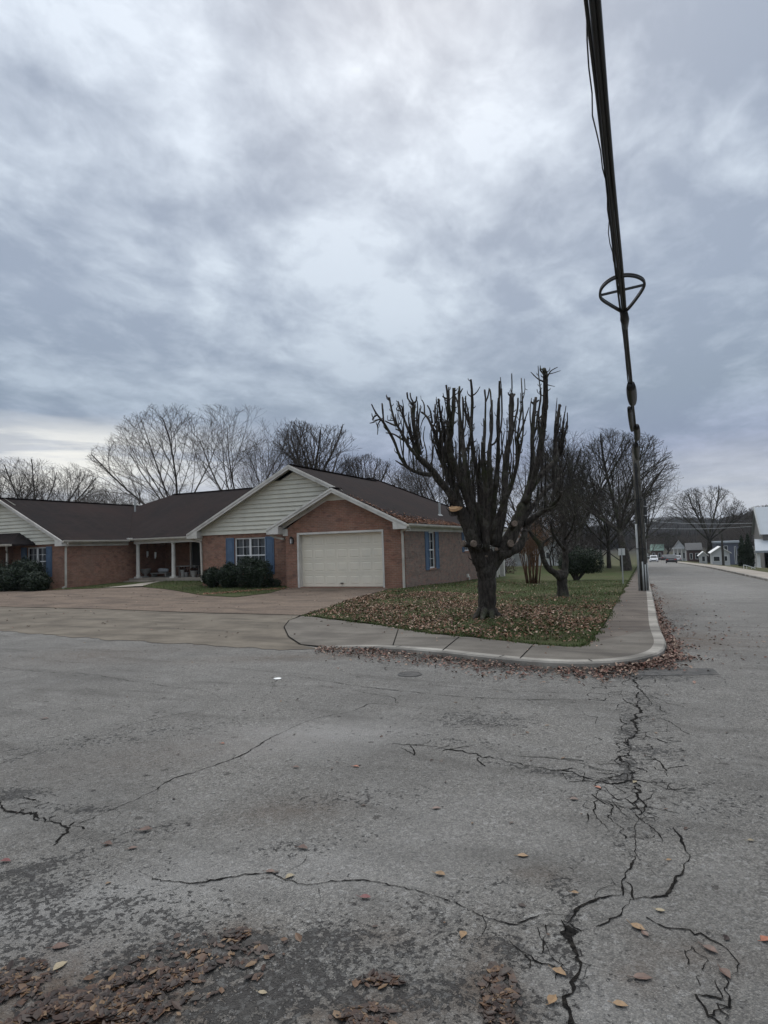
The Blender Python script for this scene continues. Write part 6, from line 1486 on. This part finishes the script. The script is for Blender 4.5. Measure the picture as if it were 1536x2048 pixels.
t, bb = bldg('porch_house', 'small white house with a railed porch behind the pollarded tree trunk', 1003, 1062, 1092, 66, 6, mw, mgrey, .9, 'x', wins=((.3, .42, 1.2, 2.1), (.62, .72, .9, 2.0)))
x0, x1, y0, z0, z1 = bb; mb = MB(); mb.box(x0, x1, y0-1.8, y0-.001, z0-.2, z0+.75); mb.build('porch_deck', mw, t)
mb = MB(); mb.box(x0, x1, y0-1.8, y0-1.74, z0+1.45, z0+1.52)
for k in range(22): xx = x0+(x1-x0)*k/21; mb.box(xx-.02, xx+.02, y0-1.79, y0-1.75, z0+.75, z0+1.45)
mb.build('railing', M['white'], t)
for u_ in (0, .5, 1): mb = MB(); xx = x0+(x1-x0)*u_; mb.box(xx-.08, xx+.08, y0-1.85, y0-1.69, z0+.75, z1-.1); mb.build('porch_post', M['white'], t)
mb = MB(); mb.box(x0-.2, x1+.2, y0-1.95, y0-.35, z1-.1, z1+.02); mb.build('porch_roof', mgrey, t)
mb = MB()
for k in range(5): mb.box(x0+.2, x0+1.3, y0-1.81-.28*(k+1), y0-1.8-.28*k-.011, z0-.4, z0+.6-.16*k)
mb.build('steps', mw, t)
t, bb = bldg('white_house', 'white two columned house beyond the parked cars', 1346, 1372, 1098, 150, 9, mw, mgrey, 2.0, 'y', wins=((.12, .24, .8, 2.2), (.44, .56, .4, 2.2), (.76, .88, .8, 2.2)))
x0, x1, y0, z0, z1 = bb
for u_ in (.05, .35, .65, .95): mb = MB(); xx = x0+(x1-x0)*u_; mb.tube([(xx, y0-1.5, z0), (xx, y0-1.5, z1)], .12, 10); mb.build('column', M['white'], t)
mb = MB(); mb.box(x0-.2, x1+.2, y0-1.8, y0-.35, z1, z1+.3); mb.build('porch_roof', mw, t)
bldg('green_roofed_house', 'low house with a green roof at the end of the street', 1302, 1326, 1101, 170, 8, mbrown, mgreen, 1.6, 'x', wins=((.1, .3, .8, 2.), (.6, .8, .8, 2.)))
bldg('brown_house', 'dark brown brick house left of the big street tree', 1374, 1402, 1100, 135, 8, mbrown, mgrey, 1.4, 'x', wins=((.2, .35, .8, 2.), (.6, .8, .8, 2.)))
bldg('blue_grey_building', 'long blue grey building with a pale flat roof edge across the street', 1434, 1484, 1086, 125, 12, mblue, mmet, 0, 'flat', wins=((.30, .42, 2.6, 4.0), (.7, .74, .5, 3.8)), cat='building')
t, bb = bldg('white_carport', 'white low garage with a pale roof behind the big street tree', 1424, 1458, 1105, 104, 6, mw, M['white'], .9, 'y', wins=((.08, .42, 1.0, 1.75), (.7, .85, 1.0, 1.8)), cat='garage')
bldg('small_white_shed', 'small white shed left of the big street tree trunk', 1399, 1413, 1110, 112, 3, mw, M['white'], .5, 'y', wins=((.3, .7, .5, 1.4),), cat='shed')
q = G(1384, 1122); mb = MB(); mb.box(q[0]-.45, q[0]+.45, q[1]-.2, q[1]+.2, q[2], q[2]+1.6); mb.box(q[0]-.5, q[0]+.5, q[1]-.25, q[1]+.25, q[2]+1.6, q[2]+1.68); o = mb.build('white_cabinet', M['white'], uv=False); tag(o, 'upright white cabinet beside the brown house', 'cabinet')
# metal roofed house at the right edge
Dh = 70; cA = CAM+ray(1522, 1100)*Dh; xh, yh = cA[0], cA[1]; zb0 = float(g(xh, yh))-.1
ch = empty('metal_roofed_house', (xh, yh, zb0), 'white house with pale metal roofs and a columned porch at the right frame edge', 'house')
zp = P(1524, 1101, Dh)[2]; zpt = P(1524, 1080, Dh)[2]
mb = MB(); mb.box(xh+.6, xh+12, yh+2.2, yh+11, zb0-1, zp+.9); mb.build('wall', mw, ch)
mb = MB(); mb.face([(xh-.6, yh-.4, zp), (xh+12, yh-.4, zp), (xh+12, yh+2.6, zpt+.1), (xh-.3, yh+2.6, zpt+.1)]); mb.face([(xh-.6, yh-.4, zp-.15), (xh-.6, yh-.4, zp), (xh-.3, yh+2.6, zpt+.1), (xh-.3, yh+2.6, zp)]); mb.box(xh-.6, xh+12, yh-.42, yh-.38, zp-.25, zp-.005); mb.build('porch_roof', mmet, ch)
zr0, zr1 = P(1524, 1069, Dh+3)[2], P(1524, 1014, Dh+6)[2]
mb = MB(); mb.face([(xh+.3, yh+2, zr0), (xh+13, yh+2, zr0), (xh+13, yh+6.5, zr1), (xh+.3, yh+6.5, zr1)]); mb.face([(xh+.3, yh+6.5, zr1), (xh+13, yh+6.5, zr1), (xh+13, yh+11, zr0), (xh+.3, yh+11, zr0)]); mb.build('roof', mmet, ch)
mb = MB(); mb.face([(xh+.55, yh+2.2, zb0), (xh+.55, yh+11, zb0), (xh+.55, yh+11, zr0), (xh+.55, yh+6.5, zr1-.1), (xh+.55, yh+2.2, zr0)]); mb.face([(xh+.55, yh+2.2, zb0), (xh+13, yh+2.2, zb0), (xh+13, yh+2.2, zr0), (xh+.55, yh+2.2, zr0)]); mb.build('gable_wall', mat('grey_shingle_wall', (.16, .15, .14), .9, .1, 3), ch)
mb = MB(); mb.bar((xh+.25, yh+1.9, zr0-.1), (xh+.25, yh+6.5, zr1-.05), .12, .35); mb.build('rake_board', M['conduit'], ch)
for dx, dy in ((-.3, 0), (.9, 0), (1.5, 0), (3.6, 0), (-.5, 1.6)): mb = MB(); mb.box(xh+dx-.16, xh+dx+.16, yh+dy-.16, yh+dy+.16, zb0+.5, zp-.02); mb.box(xh+dx-.24, xh+dx+.24, yh+dy-.24, yh+dy+.24, zb0+.35, zb0+.5); mb.build('porch_column', M['white'], ch)
mb = MB(); mb.box(xh-.8, xh+12, yh-.5, yh+2.19, zb0-1, zb0+.35); mb.build('porch_base', mbrown, ch)
# railing by its path
q = G(1499, 1140); rl_ = empty('handrail', q, 'pale metal handrail beside the path across the street', 'handrail'); dq = float((q-CAM)@cw)
mb = MB(); pr = [P(1487, 1130, dq), P(1493, 1131, dq), P(1503, 1134, dq), P(1510, 1137, dq)]
mb.tube(pr, .03, 6)
for q_ in pr: mb.tube([(q_[0], q_[1], q_[2]-.75), q_], .025, 5)
mb.build('rail', M['signback'], rl_)

# woods on the hillside, each tree a spiky tuft
mb = MB(); rw = random.Random(9)
for k in range(6500):
    a = rw.uniform(-.16, .24); rr_ = 330+rw.random()**.8*640; x_, y_ = math.sin(a)*rr_, math.cos(a)*rr_; z_ = float(hill(np.array(x_), np.array(y_))); hh = rw.uniform(6, 11); ww = hh*rw.uniform(.3, .5)
    for m_ in range(7):
        b_ = rw.uniform(0, 6.28); lx, ly = math.cos(b_)*ww, math.sin(b_)*ww; t = rw.uniform(.55, 1)
        mb.face([(x_-ly*.16, y_+lx*.16, z_+hh*.05), (x_+ly*.16, y_-lx*.16, z_+hh*.05), (x_+lx*(1.1-t)+ly*.12, y_+ly*(1.1-t)-lx*.12, z_+hh*t*.75), (x_+lx*(1.15-t), y_+ly*(1.15-t), z_+hh*t)])
M['woods'] = leaf_mat('winter_woods', [(.045, .036, .028), (.030, .025, .02), (.065, .052, .042), (.022, .024, .016), (.05, .04, .033)], .95)
o = mb.build('far_woods', M['woods'], uv=False); tag(o, 'brown winter woods covering the hillside beyond the street', 'woods', kind='stuff')
# ================================================================== cars
def make_car(px_, py_, body, label, L=4.5, W=1.8, H=1.5, yaw=0., front=True, suv=False):
    q = G(px_, py_); t = empty('parked_car', q, label, 'car', 'cars down the street'); t.rotation_euler = (0, 0, yaw)
    hw = W/2; hb = .72 if not suv else .85
    prof = [(-L/2, .35), (-L/2+.05, .62), (-L/2+.2, hb-.02), (-L*.25, hb+.06), (-L*.12, H-.08), (0, H), (L*.22, H-.02), (L*.36 if not suv else L*.43, hb+.12), (L/2-.1, hb+.05), (L/2, .6), (L/2, .35), (L/2-.3, .22), (-L/2+.3, .22)]
    mb = MB(); n_ = len(prof); rows_ = []
    for f_, ins in ((-1, .12), (-1, 0), (1, 0), (1, .12)):
        rows_.append([(f_*(hw-(ins if z_ <= hb+.05 else ins+.16)), y_*(1-(.02 if ins else 0)), z_*(1-(.02 if ins and z_ > .5 else 0))) for y_, z_ in prof])
    b = 0
    for rr in rows_: mb.v += rr
    mb.f.append(tuple(range(n_-1, -1, -1))); mb.m.append(0); mb.f.append(tuple(range(3*n_, 4*n_))); mb.m.append(0)
    for k in range(3):
        for i in range(n_): j = (i+1) % n_; mb.f.append((k*n_+i, k*n_+j, (k+1)*n_+j, (k+1)*n_+i)); mb.m.append(0)
    mb.build('body', body, t, local=True)
    for nm, (ya, za, yb, zb_) in (('windscreen', (-L*.245, hb+.08, -L*.128, H-.12)), ('rear_window', (L*.355 if not suv else L*.425, hb+.16, L*.235, H-.1))):
        g_ = MB(); s_ = -.03 if nm == 'windscreen' else .03; w_ = hw-.26; g_.face([(-w_-.06, ya+s_, za+.02), (w_+.06, ya+s_, za+.02), (w_-.04, yb+s_, zb_+.02), (-w_+.04, yb+s_, zb_+.02)]); g_.build(nm, mat_dark, t, local=True)
    for s_ in (-1, 1):
        g_ = MB(); x_ = s_*(hw-.03); g_.face([(x_, -L*.2, hb+.09), (x_, L*.3, hb+.1), (x_-s_*.1, L*.2, H-.14), (x_-s_*.1, -L*.1, H-.14)]); g_.build('side_window', mat_dark, t, local=True)
        for y_ in (-L*.31, L*.31):
            w_ = MB(); w_.tube([(s_*(hw-.2), y_, .32), (s_*(hw+.01), y_, .32)], .32, 16); W_ = w_.build('wheel', M['tire'], t, local=True); r_ = MB(); r_.tube([(s_*(hw+.011), y_, .32), (s_*(hw+.02), y_, .32)], .19, 10); r_.build('rim', M['chrome'], W_, local=True)
        h_ = MB(); h_.box(s_*(hw-.28)-.17, s_*(hw-.28)+.17, -L/2-.012, -L/2+.05, .56, .68); h_.build('headlight', M['lampglass'], t, local=True)
        h_ = MB(); h_.box(s_*(hw-.26)-.16, s_*(hw-.26)+.16, L/2-.06, L/2+.012, .62, .78); h_.build('tail_light', M['red'], t, local=True)
    b_ = MB(); b_.box(-.5, .5, -L/2-.015, -L/2+.03, .36, .52); b_.build('grille', M['black'], t, local=True)
make_car(1308, 1124, M['carwhite'], 'white car facing us in the street', H=1.55, suv=True)
make_car(1343, 1126, M['cardark'], 'dark car seen from behind, parked before the silver one', yaw=math.pi, H=1.5)
make_car(1355, 1123, M['carsilver'], 'silver car right of the dark parked car', yaw=math.pi, H=1.45)
make_car(1294, 1118, M['cargreen'], 'dark grey green car partly hidden behind the utility pole', yaw=.2)
make_car(1475, 1125, M['carwhite'], 'white car half hidden beside the dark evergreens', yaw=1.2)
make_car(1330, 1120, M['cardark'], 'dark red car between the white car and the dark one', yaw=math.pi)

# ================================================================== haze over the valley
mb = MB(); mb.box(-3690, 3690, -1590, 3690, -14, 120)
hz_ = mb.build('haze', bpy.data.materials.new('haze_air'), uv=False); tag(hz_, 'thin grey winter haze lying over the far hills', 'haze', kind='stuff')
hm = hz_.data.materials[0]; hm.use_nodes = True; n = N(hm.node_tree); n.n.clear()
pvn = n.add('ShaderNodeVolumePrincipled', {'Color': (.80, .86, .95, 1), 'Density': .00016, 'Anisotropy': 0.2}); n.l.new(pvn.outputs[0], n.add('ShaderNodeOutputMaterial').inputs['Volume'])
